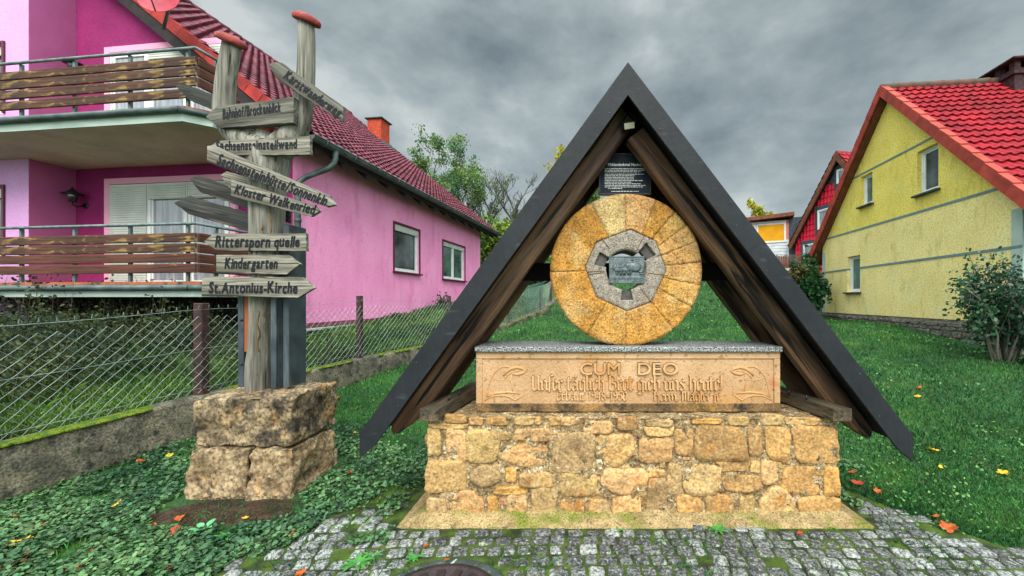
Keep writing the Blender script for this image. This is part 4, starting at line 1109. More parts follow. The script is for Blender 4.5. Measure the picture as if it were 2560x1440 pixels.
timber('branch', [(662, 400, DP, 28), (694, 375, DP, 34), (726, 345, DP, 32), (746, 305, DP, 27), (758, 255, DP, 22), (764, 200, DP, 20), (766, 140, DP, 19), (766, 90, DP, 19), (764, 55, DP, 18)], m_post)
def cap(u, v, ru, tilt, tiltx):
    M_ = Matrix.Translation(P(u, v, DP)) @ Matrix.Rotation(rad(tilt), 4, 'Y') @ Matrix.Rotation(rad(tiltx), 4, 'X')
    r = ru * DP / 1000
    part(MB().lathe([(.02, -.030), (r * .7, -.030), (r * .96, -.024), (r, -.008), (r * .98, .012), (r * .82, .028), (r * .4, .042), (.005, .046)], 30, M_), 'red_cap', m_cap, t_sign)
cap(579, 102, 33, 24, 12); cap(767, 49, 31, 18, 14); cap(666, 320, 32, 14, 8)
# knots and drying cracks on the trunk
mb = MB()
for u, v0, v1, w in ((645, 770, 880, 2.2), (676, 470, 640, 2.2), (640, 900, 960, 2), (660, 765, 830, 1.6), (655, 560, 600, 2)):
    pts = []
    for i in range(9):
        vv = v0 + (v1 - v0) * i / 8; p = P(u + 3 * math.sin(i * 1.7), vv, DP - (.1235 * (1 if abs(u - 668) < 14 else .93) if vv < 700 else .078)); pts.append(p)
    part(MB().tube(pts, [w * DP / 1000 * (.4 + .6 * math.sin(math.pi * i / 8)) for i in range(9)], 5, flat=.5), 'crack', m_groove, t_sign)
# steel channels that hold the trunk
def pbox(u0, u1, v0, v1, y0, y1, bev=.004):
    d = y0
    return MB().bbox(((u0-1440)*d/1000, y0, EYE+(750-v1)*d/1000), ((u1-1440)*d/1000, y1, EYE+(750-v0)*d/1000), bev)
part(pbox(594, 609, 735, 968, 3.40, 3.60), 'steel_channel', m_steel, t_sign)
mb = pbox(609.5, 634, 735, 966, 3.57, 3.60); part(mb, 'steel_channel', m_steel, t_sign)
part(pbox(676, 690, 735, 972, 3.36, 3.385), 'steel_channel', m_steel, t_sign)
part(pbox(694, 706, 735, 970, 3.44, 3.455), 'steel_channel', m_steel, t_sign)
part(pbox(707, 722, 560, 968, 3.38, 3.60), 'steel_channel', m_steel, t_sign)
part(pbox(610, 623, 742, 880, 3.38, 3.41), 'timber_lath', m_lath, t_sign)
for (u, v_) in ((604, 800), (604, 910), (714, 800), (714, 905)):
    part(MB().lathe([(.012, 0), (.012, .006), (.007, .009), (.002, .01)], 8, Matrix.Translation(P(u, v_, 3.398)) @ Matrix.Rotation(rad(90), 4, 'X')), 'bolt', m_black, t_sign)

def board(pts, d, text, tu0, tu1, tv, th, ang, m, label, thick=.035, shear=.12, seed=1, yaw=0.0, fat=.07):
    th *= 1.22
    "pts: outline in photo pixels at depth d; text centred at ((tu0+tu1)/2, tv), th cap height px, ang degrees down to the right"
    cu = sum(p[0] for p in pts) / len(pts); cv = sum(p[1] for p in pts) / len(pts)
    O = P(cu, cv, d); a = rad(-ang)
    Mb = Matrix.Translation(O) @ Matrix.Rotation(rad(yaw), 4, 'Z') @ Matrix.Rotation(rad(ang), 4, 'Y')
    k = d / 1000
    def loc(u, v):
        dx, dz = (u - cu) * k, -(v - cv) * k
        c, s_ = math.cos(rad(ang)), math.sin(rad(ang))
        return (dx * c - dz * s_, dx * s_ + dz * c)
    rr = random.Random(seed)
    L = [loc(*p) for p in pts]; out = []
    for i, p in enumerate(L):     # ragged weathered outline
        q = L[(i + 1) % len(L)]; n = max(1, int(math.dist(p, q) / .035))
        for j in range(n):
            f = j / n; w = 0 if j == 0 else rr.uniform(-.0022, .0022)
            out.append((p[0] + (q[0]-p[0]) * f + w, p[1] + (q[1]-p[1]) * f + w))
    N = len(out); vs = []
    for dy, ins in ((0, .003), (.003, 0), (thick - .003, 0), (thick, .003)):
        for x, z in out:
            r = math.hypot(x, z) or 1; vs.append((x - x / r * ins, dy + (rr.uniform(-.0008, .0008) if dy == 0 else 0), z - z / r * ins))
    fs = [(l*N+i, l*N+(i+1)%N, (l+1)*N+(i+1)%N, (l+1)*N+i) for l in range(3) for i in range(N)] + [tuple(range(N-1, -1, -1)), tuple(3*N+i for i in range(N))]
    ar = sum(out[i][0]*out[(i+1)%N][1] - out[(i+1)%N][0]*out[i][1] for i in range(N))
    if ar < 0: fs = [f[::-1] for f in fs]
    fs = [f[::-1] for f in fs]
    # ring orientation: the front face must look towards -y
    o = part(MB().add(vs, fs), 'sign_board', m, t_sign, M=Mb, local=True)
    if label: o['label'] = label
    if text:
        V, F = letter_run(text, th * k / .70, (tu1 - tu0) * k / max(.3, math.cos(rad(ang))), jit=.04, shear=shear, fat=fat, gap=.15, seed=seed)
        tx, tz = loc((tu0 + tu1) / 2, tv)
        part(MB().add([(tx + x, -.0035 - zz_ * .2, tz + y) for x, y, zz_ in V], F), 'lettering', m_ink, o, M=Mb, local=True)
    for _ in range(2):
        pass
    return o
board([(671,164),(677,156),(704,156),(858,266),(857,304),(694,200)], 3.27, 'Karstwanderweg', 714, 850, 236, 19, 36, m_board_mid, 'dark grey board pointing up the slope, lettered Karstwanderweg', seed=2)
board([(437,213),(458,208),(538,238),(536,276),(470,248)], 3.56, None, 0,0,0,0, 20, m_board_dk, 'blackened blank board behind the left branch', seed=3)
board([(514,292),(541,266),(735,242),(733,306),(551,320)], 3.28, 'Bahnhof/Brockenblick', 556, 700, 278, 20, -7, m_board_mid, 'thick dark board lettered Bahnhof/Brockenblick', thick=.06, shear=.3, seed=4)
board([(517,372),(543,352),(774,340),(775,386),(556,389)], 3.27, 'Sachsensteinsteilwand', 540, 741, 364, 19, -1.5, m_board, 'light grey board lettered Sachsensteinsteilwand', seed=5)
board([(517,365),(532,362),(823,489),(838,511),(816,517),(517,404)], 3.21, 'Sachsensteinhütte/Sonnenkln', 545, 816, 452, 21, 21.5, m_board, 'long slanting grey board lettered with the mountain hut name', seed=6)
board([(577,447),(786,514),(799,527),(777,541),(577,490)], 3.245, 'Kloster Walkenried', 588, 786, 500, 19, 15, m_board, 'pale slanting board lettered Kloster Walkenried', seed=7)
board([(551,437),(566,428),(640,450),(640,486),(572,470)], 3.53, None, 0,0,0,0, 15, m_board, 'short pale board end behind the trunk', seed=8)
board([(473,446),(497,438),(724,520),(722,558),(500,480)], 3.58, None, 0,0,0,0, 19, m_board_dk, 'blank dark board slanting behind the trunk', seed=9)
board([(434,507),(473,489),(738,566),(736,584),(628,580),(473,536)], 3.53, None, 0,0,0,0, 15, m_board_dk, 'wide blank dark board pointing left behind the trunk', seed=10)
board([(509,603),(534,584),(765,583),(766,627),(541,627)], 3.27, 'Rittersporn quelle', 538, 747, 606, 22, 0, m_board, 'light board pointing left, lettered Rittersporn quelle', seed=11, shear=.2)
board([(540,637),(718,637),(750,660),(716,686),(540,683)], 3.27, 'Kindergarten', 562, 692, 660, 21, 0, m_board, 'light board pointing right, lettered Kindergarten', seed=12, shear=.2)
board([(505,691),(755,693),(786,720),(745,744),(503,740)], 3.25, 'St.Antonius-Kirche', 522, 742, 721, 22, 0, m_board, 'lowest light board pointing right, lettered St.Antonius-Kirche', seed=13)

# ------------------------------------------------------------------ fence
t_kerb = thing('kerb_wall', (-4.0, 4.4, .1), 'long low weathered concrete kerb wall with moss, carrying the wire fence', 'kerb wall')
def fence_pts(n, y0=-.5, y1=16.9): return [(float(fence_x(y)), y, float(fence_z(y))) for y in np.linspace(y0, y1, n)]
mb = MB(); fp = fence_pts(180); prof = [(.10, -.45), (.105, -.20), (.10, -.03), (.08, 0.0), (-.08, .004), (-.10, -.03), (-.10, -.3)]; vs = []
for i, (x, y, z) in enumerate(fp):
    for j, (dx, dz) in enumerate(prof):
        zz_ = z + dz
        if j < 2: zz_ = min(zz_, float(lawn(x, y)) - .05 + .1 * (1 - j) * 0)
        if j == 1: zz_ = (z + float(lawn(x, y))) / 2
        w = mnoise.fractal(Vector((x * 5, y * 5, zz_ * 7 + j)), 1, 2, 4) * (.020 if j < 4 else .008)
        vs.append((x + dx + w, y, zz_ + (w * .5 if 0 < j < 6 else 0)))
k = len(prof)
mb.add(vs, [(i*k+j, i*k+j+1, (i+1)*k+j+1, (i+1)*k+j) for i in range(len(fp)-1) for j in range(k-1)], smooth=True)
part(mb, 'kerb', m_kerb, t_kerb)
mb = MB(); rr = random.Random(6)      # moss cushions along the top
for _ in range(520):
    y = rr.choice([rr.uniform(2.6, 4.2), rr.uniform(4.6, 9), rr.uniform(7, 15)]); x = float(fence_x(y)) + rr.uniform(-.03, .10); z = float(fence_z(y))
    if mnoise.noise(Vector((y * 1.3, 2.0, 0))) < -.12: continue
    r = rr.uniform(.02, .055)
    mb.lathe([(r, -.008), (r * .85, .006), (r * .5, .014), (.002, .018)], 7, Matrix.Translation((x, y, z)) @ Matrix.Diagonal((.7, 1.6, 1, 1)))
tag(part(mb, 'moss', m_moss, t_kerb), kind='stuff')

t_fence = thing('chain_link_fence', (-4.0, 4.4, .5), 'sagging galvanised chain link fence on rusty posts along the kerb wall', 'fence')
posts = [(2.0, .98), (4.4, 1.0), (6.6, 1.02), (8.95, 1.0), (11.4, .95), (13.9, .75), (15.6, .85)]
for i, (y, h) in enumerate(posts):
    x, z = float(fence_x(y)), float(fence_z(y)); s_ = .05 if i == 1 else .04
    mb = MB().bbox((x - s_ - .03, y - s_, z - .1), (x + s_ - .03, y + s_, z + h), .008)
    part(mb, 'post', m_iron, t_fence)
mb = MB(); rr = random.Random(9)
def fpt(s_y, h):   # point on the mesh sheet
    x = float(np.interp(s_y, FPA[:, 0*0+1], FPA[:, 0])); z = float(fence_z(s_y))
    sag = -.035 * math.sin(math.pi * ((s_y - 2.0) % 2.35) / 2.35) * h
    bulge = .03 * mnoise.noise(Vector((s_y * 1.1, h * 2, 0)))
    return Vector((x + .03 + bulge, s_y, z + .03 + h + sag))
cell = .104; H = .93; nrow = int(H / cell)
ncol = int((15.6 - .9) / cell)
def wire(a, b, r): mb.tube([a, b], r, 3, cap=False, smooth=False)
for i in range(-nrow, ncol + 1):
    for sgn in (1, -1):
        prev = None
        for j in range(nrow + 1):
            s_ = .9 + (i + (j * sgn)) * cell * .94 + (0 if sgn > 0 else cell * nrow * 0)
            if not (.9 <= s_ <= 15.6): prev = None; continue
            # chain link twist: alternate sides at each crossing
            p = fpt(s_, j * cell) + Vector((.006 * (1 if (j + i) % 2 else -1), 0, 0))
            rad_ = .0022
            if prev is not None: wire(prev, p, rad_)
            prev = p
for s_ in np.arange(.9, 15.6, cell * .94):     # cut ends standing up along the top
    a = fpt(float(s_), H - .01); wire(a, a + Vector((0, rr.uniform(.0, .012), .035)), .0022)
    wire(a + Vector((0, .012, 0)), a + Vector((0, .008 - rr.uniform(0, .01), .03)), .002)
for hh in (H - .02, .48, .05):
    for s_ in np.arange(.9, 15.5, .3):
        if hh > .4 and hh < .6 and s_ > 6: continue
        wire(fpt(float(s_), hh), fpt(float(s_) + .3, hh), .0022)
part(mb, 'wire_mesh', m_wire, t_fence)
# pale green net tied to the far stretch
mb = MB(); a, b = 12.6, 14.2
for i in range(24):
    s_ = a + (b - a) * i / 23; mb.tube([fpt(s_, .12) + Vector((-.05, 0, 0)), fpt(s_, .86) + Vector((-.05, 0, .03 * math.sin(i)))], .004, 3, cap=False)
for i in range(20):
    h = .12 + .76 * i / 19; mb.tube([fpt(a + (b - a) * q / 6, h) + Vector((-.05, 0, 0)) for q in range(7)], .004 if i < 13 else .009, 3, cap=False)
solo(mb, 'garden_net', m_net, tuple(fpt(13.4, 0)), 'green plastic net tied to the far end of the wire fence', 'net')
# ------------------------------------------------------------------ houses: shared builders
def tile_roof(mb, O, e, s, nrm, Le, Ls, course, tw, amp=.022, step=.03, mi=0, lap=1.0):
    "O lower corner; e along the eave, s up the slope (unit), nrm outward"
    nc = max(1, round(Ls / course)); course = Ls / nc; nt = max(1, round(Le / tw)); seg = 7
    prof = [(.0, .15), (.14, .75), (.28, 1.0), (.42, .8), (.56, .25), (.72, 0.0), (.88, .02)]
    xs_ = [(i + a) / nt * Le for i in range(nt) for a, _ in prof] + [Le]; hs = [h for i in range(nt) for _, h in prof] + [.15]
    rr = random.Random(nc * 7 + nt)
    for c in range(nc):
        b0 = c * course; b1 = b0 + course + .02
        jit = [rr.uniform(-.004, .004) for _ in range(nt + 1)]
        vs = []
        for lev in range(3):
            for i, (x, h) in enumerate(zip(xs_, hs)):
                d = amp * h + jit[min(i // 7, nt)]
                if lev == 0: q = O + e * x + s * (b0 + .001) + nrm * (d + step - .028)
                elif lev == 1: q = O + e * x + s * b0 + nrm * (d + step)
                else: q = O + e * x + s * b1 + nrm * (d + .002)
                vs.append(q)
        m = len(xs_)
        mb.add(vs, [(l*m+i, l*m+i+1, (l+1)*m+i+1, (l+1)*m+i) for l in (0, 1) for i in range(m-1)], mi)
    return mb
def cut(ob, Mw, w, h, depth):
    "cut a real recess for a window into a wall part"
    mb = MB().box((0, -.2, 0), (w, depth, h), Mw)
    c = part(mb, 'cutter', []); md = ob.modifiers.new('b', 'BOOLEAN'); md.object = c; md.solver = 'EXACT'
    dg = bpy.context.evaluated_depsgraph_get(); dg.update()
    me = bpy.data.meshes.new_from_object(ob.evaluated_get(dg))
    ob.modifiers.remove(md)
    if len(me.polygons): ob.data = me
    bpy.data.objects.remove(c)
def window(par, MH, origin, ex, w, h, m_frame=None, m_gl=None, nsash=1, shutter=0.0, trim=None, inset=.10, sill=None, name='window', walls=()):
    "origin: lower left corner on the wall face, ex: unit along wall, outward = ex x z turned; local frame on the wall"
    ez = Vector((0, 0, 1)); ey = ez.cross(ex)      # into the wall
    Mo = Matrix(((ex.x, ey.x, 0, origin.x), (ex.y, ey.y, 0, origin.y), (ex.z, ey.z, 1, origin.z), (0, 0, 0, 1)))
    for wl in walls: cut(wl, Mo, w, h, .20)
    if walls: origin = origin + ey * inset
    else: origin = origin - ey * .055
    Mw = Matrix(((ex.x, ey.x, 0, origin.x), (ex.y, ey.y, 0, origin.y), (ex.z, ey.z, 1, origin.z), (0, 0, 0, 1)))
    m_frame = m_frame or m_white; m_gl = m_gl or m_glass
    f = .055; mb = MB()
    def fr(x0, z0, x1, z1, y0=-.01, y1=.05): mb.bbox((x0, y0, z0), (x1, y1, z1), .006, Mw)
    top = h - shutter * h
    fr(0, 0, f, h); fr(w - f, 0, w, h); fr(f + .001, h - f, w - f - .001, h); fr(f + .001, 0, w - f - .001, f)
    for k in range(1, nsash):
        x = w * k / nsash; fr(x - f * .7, f + .001, x + f * .7, h - f - .001)
    # the casements inside the outer frame
    for k in range(nsash):
        a = (f if k == 0 else w * k / nsash + f * .7) + .004; b = (w - f if k == nsash - 1 else w * (k + 1) / nsash - f * .7) - .004; g = .04
        for q in ((a, f + .003, a + g, h - f - .003), (b - g, f + .003, b, h - f - .003), (a + g + .001, f + .003, b - g - .001, f + g), (a + g + .001, h - f - g, b - g - .001, h - f - .003)): fr(*q, y0=.004, y1=.042)
    o = part(mb, name, m_frame, par)
    part(MB().box((f * .9, .030, f * .9), (w - f * .9, .036, h - f * .9), Mw), 'pane', m_gl, o)
    if shutter:
        mb = MB(); z = h - .02; zb = h * (1 - shutter)
        while z > zb:
            z0 = max(z - .045, zb); mb.bbox((.015, -.028, z0 + .004), (w - .015, -.012, z), .005, Mw); z -= .045
        part(mb, 'shutter', m_shut, o)
    if trim:
        mb = MB(); q = .05
        for a in ((-q, 0, -.002, h + q), (w + .002, 0, w + q, h + q), (-.001, h + .002, w + .001, h + q)): mb.bbox((a[0], -.03, a[1]), (a[2], .03, a[3]), .004, Mo)
        part(mb, 'trim', trim, o)
    if sill:
        part(MB().bbox((-.07, -.10, -.05), (w + .07, .03 if not walls else .12, -.004), .008, Mo), 'sill', sill, o)
    return o

# ------------------------------------------------------------------ pink house
HO = Vector((-5.25, 7.4, 0)); TH = -math.atan(.12)
MH = Matrix.Translation(HO) @ Matrix.Rotation(TH, 4, 'Z')
def hp(x, y, z): return MH @ Vector((x, y, z))
hex_ = (MH.to_3x3() @ Vector((1, 0, 0))); hey_ = (MH.to_3x3() @ Vector((0, 1, 0)))
t_pink = thing('pink_house', tuple(HO + Vector((0, 0, .85))), 'pink rendered two storey house with plum tiled roof and timber balconies', 'house', rz=TH)
L = 9.75; ZE = 4.47; TP = .80; WR = 7.15; OV = .55
zw_top = ZE - .02
# side wall with a slightly uneven hand-trowelled face, and front gable wall
mb = MB().box((-.30, .012, 1.10), (0, L, ZE + .30), MH); w_side = part(mb, 'side_wall', m_pink, t_pink)
mb = MB().box((-.29, .01, .5), (.02, L + .01, 1.095), MH); part(mb, 'plinth', m_plinth, t_pink)
mb = MB().bbox((.021, -.0, .95), (.10, L, 1.0), .01, MH); part(mb, 'plinth_ledge', m_slablip, t_pink)
gz = lambda x: ZE + (OV - x) * TP - .12          # underside of roof at x (x<=0.55)
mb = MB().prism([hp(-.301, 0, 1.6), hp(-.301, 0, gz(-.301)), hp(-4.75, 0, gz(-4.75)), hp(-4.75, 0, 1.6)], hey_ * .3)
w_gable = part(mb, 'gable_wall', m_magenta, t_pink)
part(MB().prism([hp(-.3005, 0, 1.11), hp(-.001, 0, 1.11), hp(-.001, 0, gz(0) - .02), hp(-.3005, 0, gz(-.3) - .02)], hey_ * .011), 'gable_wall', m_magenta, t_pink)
mb = MB().box((-9.5, -.02, .4), (-.05, .35, 1.599), MH); part(mb, 'basement_wall', m_brick_d, t_pink)
# wing that stands forward at the left
mb = MB().box((-11.5, -.64, .5), (-4.74, .3, 8.3), MH); w_wing = part(mb, 'wing', m_lilac, t_pink)
mb = MB().box((-4.745, -.637, .5), (-4.733, -.002, 8.2), MH); part(mb, 'wing_return', mat('shaded_mauve_render', S(180, 98, 146), S(166, 88, 134), 1.4, .92, .3, 14), t_pink)  # side face of the wing, its shade put into a darker render colour
mb = MB().prism([hp(-.31, L, 1.2), hp(-.31, L, gz(-.31)), hp(-6.6, L, gz(-6.6)), hp(-12, L, 3), hp(-12, L, 1.2)], hey_ * -.3); part(mb, 'rear_wall', m_pink, t_pink)
# roof: near slope as modelled tiles, far slope too
ROY0, ROY1 = -.30, L + .78
th = math.atan(TP); sv = (MH.to_3x3() @ Vector((-math.cos(th), 0, math.sin(th)))); nv = (MH.to_3x3() @ Vector((math.sin(th), 0, math.cos(th))))
SL = WR / math.cos(th)
mb = MB(); tile_roof(mb, hp(OV, ROY0, ZE + .03), hey_, sv, nv, ROY1 - ROY0, SL, .27, .21, amp=.030, step=.055)
t_tiles = part(mb, 'roof', m_tile_p, t_pink)
xr = OV - WR; zr = ZE + WR * TP
mb = MB().prism([hp(OV - .02, ROY0 + .04, ZE - .03), hp(xr, ROY0 + .04, zr - .03), hp(xr, ROY0 + .04, zr - .20), hp(OV - .06, ROY0 + .04, ZE - .17)], hey_ * (ROY1 - ROY0 - .08))
mb.prism([hp(xr - .001, ROY0 + .04, zr - .03), hp(xr - .001, ROY0 + .04, zr - .20), hp(xr - 6, ROY0 + .04, zr - 6 * TP - .2), hp(xr - 6, ROY0 + .04, zr - 6 * TP - .03)], hey_ * (ROY1 - ROY0 - .08))
part(mb, 'roof_deck', m_soffit, t_pink)
# rafter ends under the eave
mb = MB()
for i in range(14):
    y = -.1 + i * .78; part(MB().prism([hp(OV - .08, y, ZE - .175), hp(-.02, y, ZE + .30), hp(-.02, y, ZE + .16), hp(OV - .08, y, ZE - .28)], hey_ * .09), 'rafter_end', m_soffit, t_pink)
# ridge caps
mb = MB()
for i in range(28):
    y0 = ROY0 + i * (ROY1 - ROY0) / 28; mb.tube([hp(xr, y0, zr + .02), hp(xr, y0 + .42, zr + .045)], .12, 10)
part(mb, 'ridge', m_tile_p, t_pink)
# verge tiles along the front gable
mb = MB(); nvt = 26
for i in range(nvt):
    a = SL * i / nvt; b = SL * (i + 1) / nvt + .03
    p0 = hp(OV, ROY0 - .02, ZE + .07) + sv * a; p1 = hp(OV, ROY0 - .02, ZE + .055) + sv * b
    mb.prism([p0, p1, p1 - nv * .17, p0 - nv * .185], hey_ * .035)
    mb.prism([p0 + nv * .002, p0 + nv * .004 + hey_ * .16, p1 + nv * .002 + hey_ * .16, p1 + nv * .001], nv * .02)
part(mb, 'verge', m_verge_p, t_pink)
mb = MB().prism([hp(OV - .05, ROY0 + .0, ZE - .15), hp(xr, ROY0 + .0, zr - .18), hp(xr, ROY0 + .0, zr - .40), hp(OV - .1, ROY0 + .0, ZE - .34)], hey_ * .04)
part(mb, 'bargeboard', m_soffit, t_pink)
# gutter and downpipe
mb = MB(); nseg = 10; vs = []
for y in (ROY0, ROY1):
    for k in range(nseg + 1):
        a = math.pi + math.pi * k / nseg; vs.append(hp(OV + .085 + .075 * math.cos(a), y, ZE - .015 + .085 * math.sin(a)))
mb.add(vs, [(k, k+1, nseg+1+k+1, nseg+1+k) for k in range(nseg)], smooth=True)
mb.add([vs[k] for k in range(nseg+1)], [tuple(range(nseg+1))]); mb.add([vs[nseg+1+k] for k in range(nseg+1)], [tuple(range(nseg, -1, -1))])
mb.tube([hp(OV + .165, ROY0, ZE - .01), hp(OV + .165, ROY1, ZE - .01)], .012, 6)
for i in range(14): y = ROY0 + .3 + i * .78; mb.tube([hp(OV + .0, y, ZE + .0), hp(OV + .02, y, ZE - .09), hp(OV + .085, y, ZE - .108), hp(OV + .16, y, ZE - .08), hp(OV + .17, y, ZE - .01)], .010, 5)
part(mb, 'gutter', m_gutter, t_pink)
mb = MB().tube([hp(OV + .085, .30, ZE - .08), hp(OV + .085, .30, ZE - .22), hp(OV + .07, .28, ZE - .32), hp(OV - .0, .25, ZE - .42), hp(.16, .12, ZE - .62), hp(.08, .06, ZE - .72), hp(.07, .05, ZE - .86), hp(.07, .05, 1.0)], .05, 12)
for z in (3.0, 2.0): mb.lathe([(.055, 0), (.06, .02), (.06, .05), (.055, .07)], 12, Matrix.Translation(hp(.07, .05, z)))
part(mb, 'downpipe', m_gutter, t_pink)
# chimney
cx, cy = -4.45, L - .3
cz = ZE + (OV - cx) * TP
mb = MB().box((cx - .31, cy - .31, cz - .6), (cx + .31, cy + .31, cz + .78), MH); ch = part(mb, 'chimney', m_brick_o, t_pink)
mb = MB()
for z in np.arange(cz - .2, cz + .75, .12): mb.box((cx - .312, cy - .312, z), (cx + .312, cy + .312, z + .012), MH)
part(mb, 'mortar_course', m_verge_r, ch)
part(MB().bbox((cx - .40, cy - .40, cz + .785), (cx + .40, cy + .40, cz + .84), .02, MH), 'chimney_cap', m_gutter, ch)
part(MB().tube([hp(cx, cy, cz + .84), hp(cx, cy, cz + .93)], .12, 12), 'flue', m_gutter, ch)
part(MB().prism([hp(cx + .5, cy - .5, cz - .36), hp(cx + .5, cy + .5, cz - .36), hp(cx + .37, cy + .5, cz - .20), hp(cx + .37, cy - .5, cz - .20)], nv * .05).tube([hp(cx + .62, cy - 1.0, cz - .40), hp(cx + .62, cy + .5, cz - .40)], .02, 6), 'flashing', m_slate, ch)
# side windows: the side wall runs along hey, outward +x
window(t_pink, MH, hp(0, 3.30, 2.33), hey_, 1.30, 1.28, shutter=.14, trim=m_bordeaux, sill=m_bordeaux, m_gl=m_glass, walls=(w_side,), inset=.05)
window(t_pink, MH, hp(0, 6.19, 2.28), hey_, 1.85, 1.28, nsash=2, shutter=.12, trim=m_bordeaux, sill=m_bordeaux, m_gl=m_glass_g, walls=(w_side,), inset=.05)
# basement light well
mb = MB().bbox((.03, 3.3, .9), (.45, 4.2, 1.16), .01, MH); part(mb, 'light_well', m_black, t_pink)

# doors on the balconies: the front wall runs along hex, outward -y
def doorset(z0, h, sh_left, sh_right):
    Y = 0.0
    d = window(t_pink, MH, hp(-3.86, Y, z0), hex_, .86, h, m_gl=m_curtain, shutter=sh_left, name='balcony_door')
    for x in (-3.0, -2.12):
        window(t_pink, MH, hp(x, Y, z0), hex_, .86, h, m_gl=m_curtain, shutter=sh_right, name='balcony_door')
    mb = MB()
    for a in ((-4.0, z0, -3.88, h + z0 + .13), (-1.24, z0, -1.12, h + z0 + .13)): mb.bbox((a[0], Y - .06, a[1]), (a[2], Y + .02, a[3]), .006, MH)
    mb.bbox((-3.878, Y - .06, z0 + h + .012), (-1.242, Y + .02, z0 + h + .13), .006, MH)
    part(mb, 'door_surround', m_palepink, t_pink)
doorset(1.83, 1.96, .97, .16)
doorset(4.38, 1.98, .0, .10)
window(t_pink, MH, hp(-6.45, -.64, 2.35), hex_, 1.15, 1.28, shutter=.14, trim=m_bordeaux, m_gl=m_glass_g, walls=(w_wing,), inset=.06)
window(t_pink, MH, hp(-6.45, -.64, 5.0), hex_, 1.15, 1.28, shutter=.14, trim=m_bordeaux, m_gl=m_glass_g, walls=(w_wing,), inset=.06)

# balconies
PJ = 1.65
def balcony(z_floor, under, lip_top, rail, planks, ch):
    x1 = -.02; x0 = -8.2
    foot = lambda g: [(x0, -PJ - g), (x1 - ch, -PJ - g), (x1 + g, -PJ + ch), (x1 + g, -.02 if g == 0 else -.05), (x0, -.02 if g == 0 else -.05)]
    mb = MB().prism([hp(a, b, under) for a, b in foot(0)], (0, 0, lip_top - under))
    B = part(mb, 'balcony', m_slab, t_pink)
    mb = MB()
    def strip(g, z0, z1, th_):
        f = foot(g)
        for i in range(3):
            a, b = f[i], f[i+1]
            p, q = hp(a[0], a[1], z0), hp(b[0], b[1], z0); d = (q - p).normalized(); o_ = d.cross(Vector((0, 0, 1)))
            mb.prism([p, q, q + Vector((0, 0, z1 - z0)), p + Vector((0, 0, z1 - z0))], -o_ * th_)
    strip(.012, under - .004, lip_top - .003, .02); part(mb, 'fascia', m_slablip, B)
    mb = MB(); f = foot(.06)
    for i in range(3): mb.tube([hp(*f[i], lip_top + .02), hp(*f[i+1], lip_top + .02)], .045, 8)
    part(mb, 'gutter', m_gutter, B)
    mb = MB(); strip(-.01, lip_top + .05, z_floor, .10); part(mb, 'clay_edge', m_clay, B)
    part(MB().prism([hp(a, b, lip_top + .001) for a, b in foot(-.06)], (0, 0, z_floor - lip_top - .015)), 'floor', m_clay, B)
    # railing
    f = foot(-.02)
    ye = -.12 if z_floor < 3 else -PJ + .62
    corner = [(x0, -PJ + .02), (x1 - .04, -PJ + .02), (x1 - .04, ye)]
    mb = MB()
    for i in range(2):
        a, b = corner[i], corner[i+1]; mb.tube([hp(*a, rail), hp(*b, rail)], .022, 8)
    part(mb, 'handrail', m_rail, B)
    for x in np.arange(x1 - .22, x0, -.98):
        part(MB().bbox((x - .02, -PJ + .045, z_floor - .03), (x + .02, -PJ + .085, rail), .004, MH), 'rail_post', m_rail, B)
    for y in ((-PJ + .35, -.35) if z_floor < 3 else (-PJ + .35,)):
        part(MB().bbox((x1 - .10, y - .02, z_floor - .03), (x1 - .06, y + .02, rail), .004, MH), 'rail_post', m_rail, B)
    rr = random.Random(int(rail * 10))
    for i, (z0, z1) in enumerate(planks):
        Mx = MH @ Matrix.Translation((0, -PJ, (z0 + z1) / 2))
        h = (z1 - z0) / 2; dz = rr.uniform(-.006, .006)
        part(MB().bbox((x0, -.012, -h), (x1 - .015, .022, h), .006), 'plank', m_plank if (i < 2 or rail > 4) else m_plank2, B, M=Mx @ Matrix.Rotation(rad(rr.uniform(-.12, .12)), 4, 'Y'), local=True)
        Ms = MH @ Matrix.Translation((x1 - .01, 0, (z0 + z1) / 2 + dz)) @ Matrix.Rotation(rad(90), 4, 'Z')
        part(MB().bbox((-PJ + .03, -.012, -h), (ye, .022, h), .006), 'plank', m_plank2, B, M=Ms, local=True)
    return B
balcony(4.37, 4.14, 4.27, 5.20, [(4.94, 5.06), (4.79, 4.92), (4.64, 4.77), (4.475, 4.605)], .22)
balcony(1.82, 1.60, 1.71, 2.66, [(2.39, 2.52), (2.24, 2.37), (2.095, 2.225), (1.945, 2.075)], .06)
# creeping growth on the upper balcony edge
# wall lanterns in the corner of both balconies
def lantern(z, label):
    p = hp(-4.5, -.0, z)
    t = thing('wall_lantern', p, label, 'lantern')
    part(MB().lathe([(.06, 0), (.06, .015), (.03, .02)], 12, Matrix.Translation(p) @ Matrix.Rotation(rad(90), 4, 'X')), 'wall_bracket', m_black, t)
    q = p - hey_ * .20
    part(MB().tube([p - hey_ * .02, p - hey_ * .12 - Vector((0, 0, .05)), q - Vector((0, 0, .03)), q + Vector((0, 0, .02))], .014, 8), 'arm', m_black, t)
    part(MB().lathe([(.03, .02), (.055, .04), (.085, .17), (.08, .18)], 10, Matrix.Translation(q)), 'lamp_glass', m_glass, t)
    part(MB().lathe([(.15, .175), (.155, .185), (.08, .225), (.03, .27), (.012, .31)], 14, Matrix.Translation(q)), 'lamp_hood', m_black, t)
lantern(3.42, 'black wall lantern beside the shuttered lower balcony door')
lantern(5.95, 'black wall lantern above the upper balcony railing')
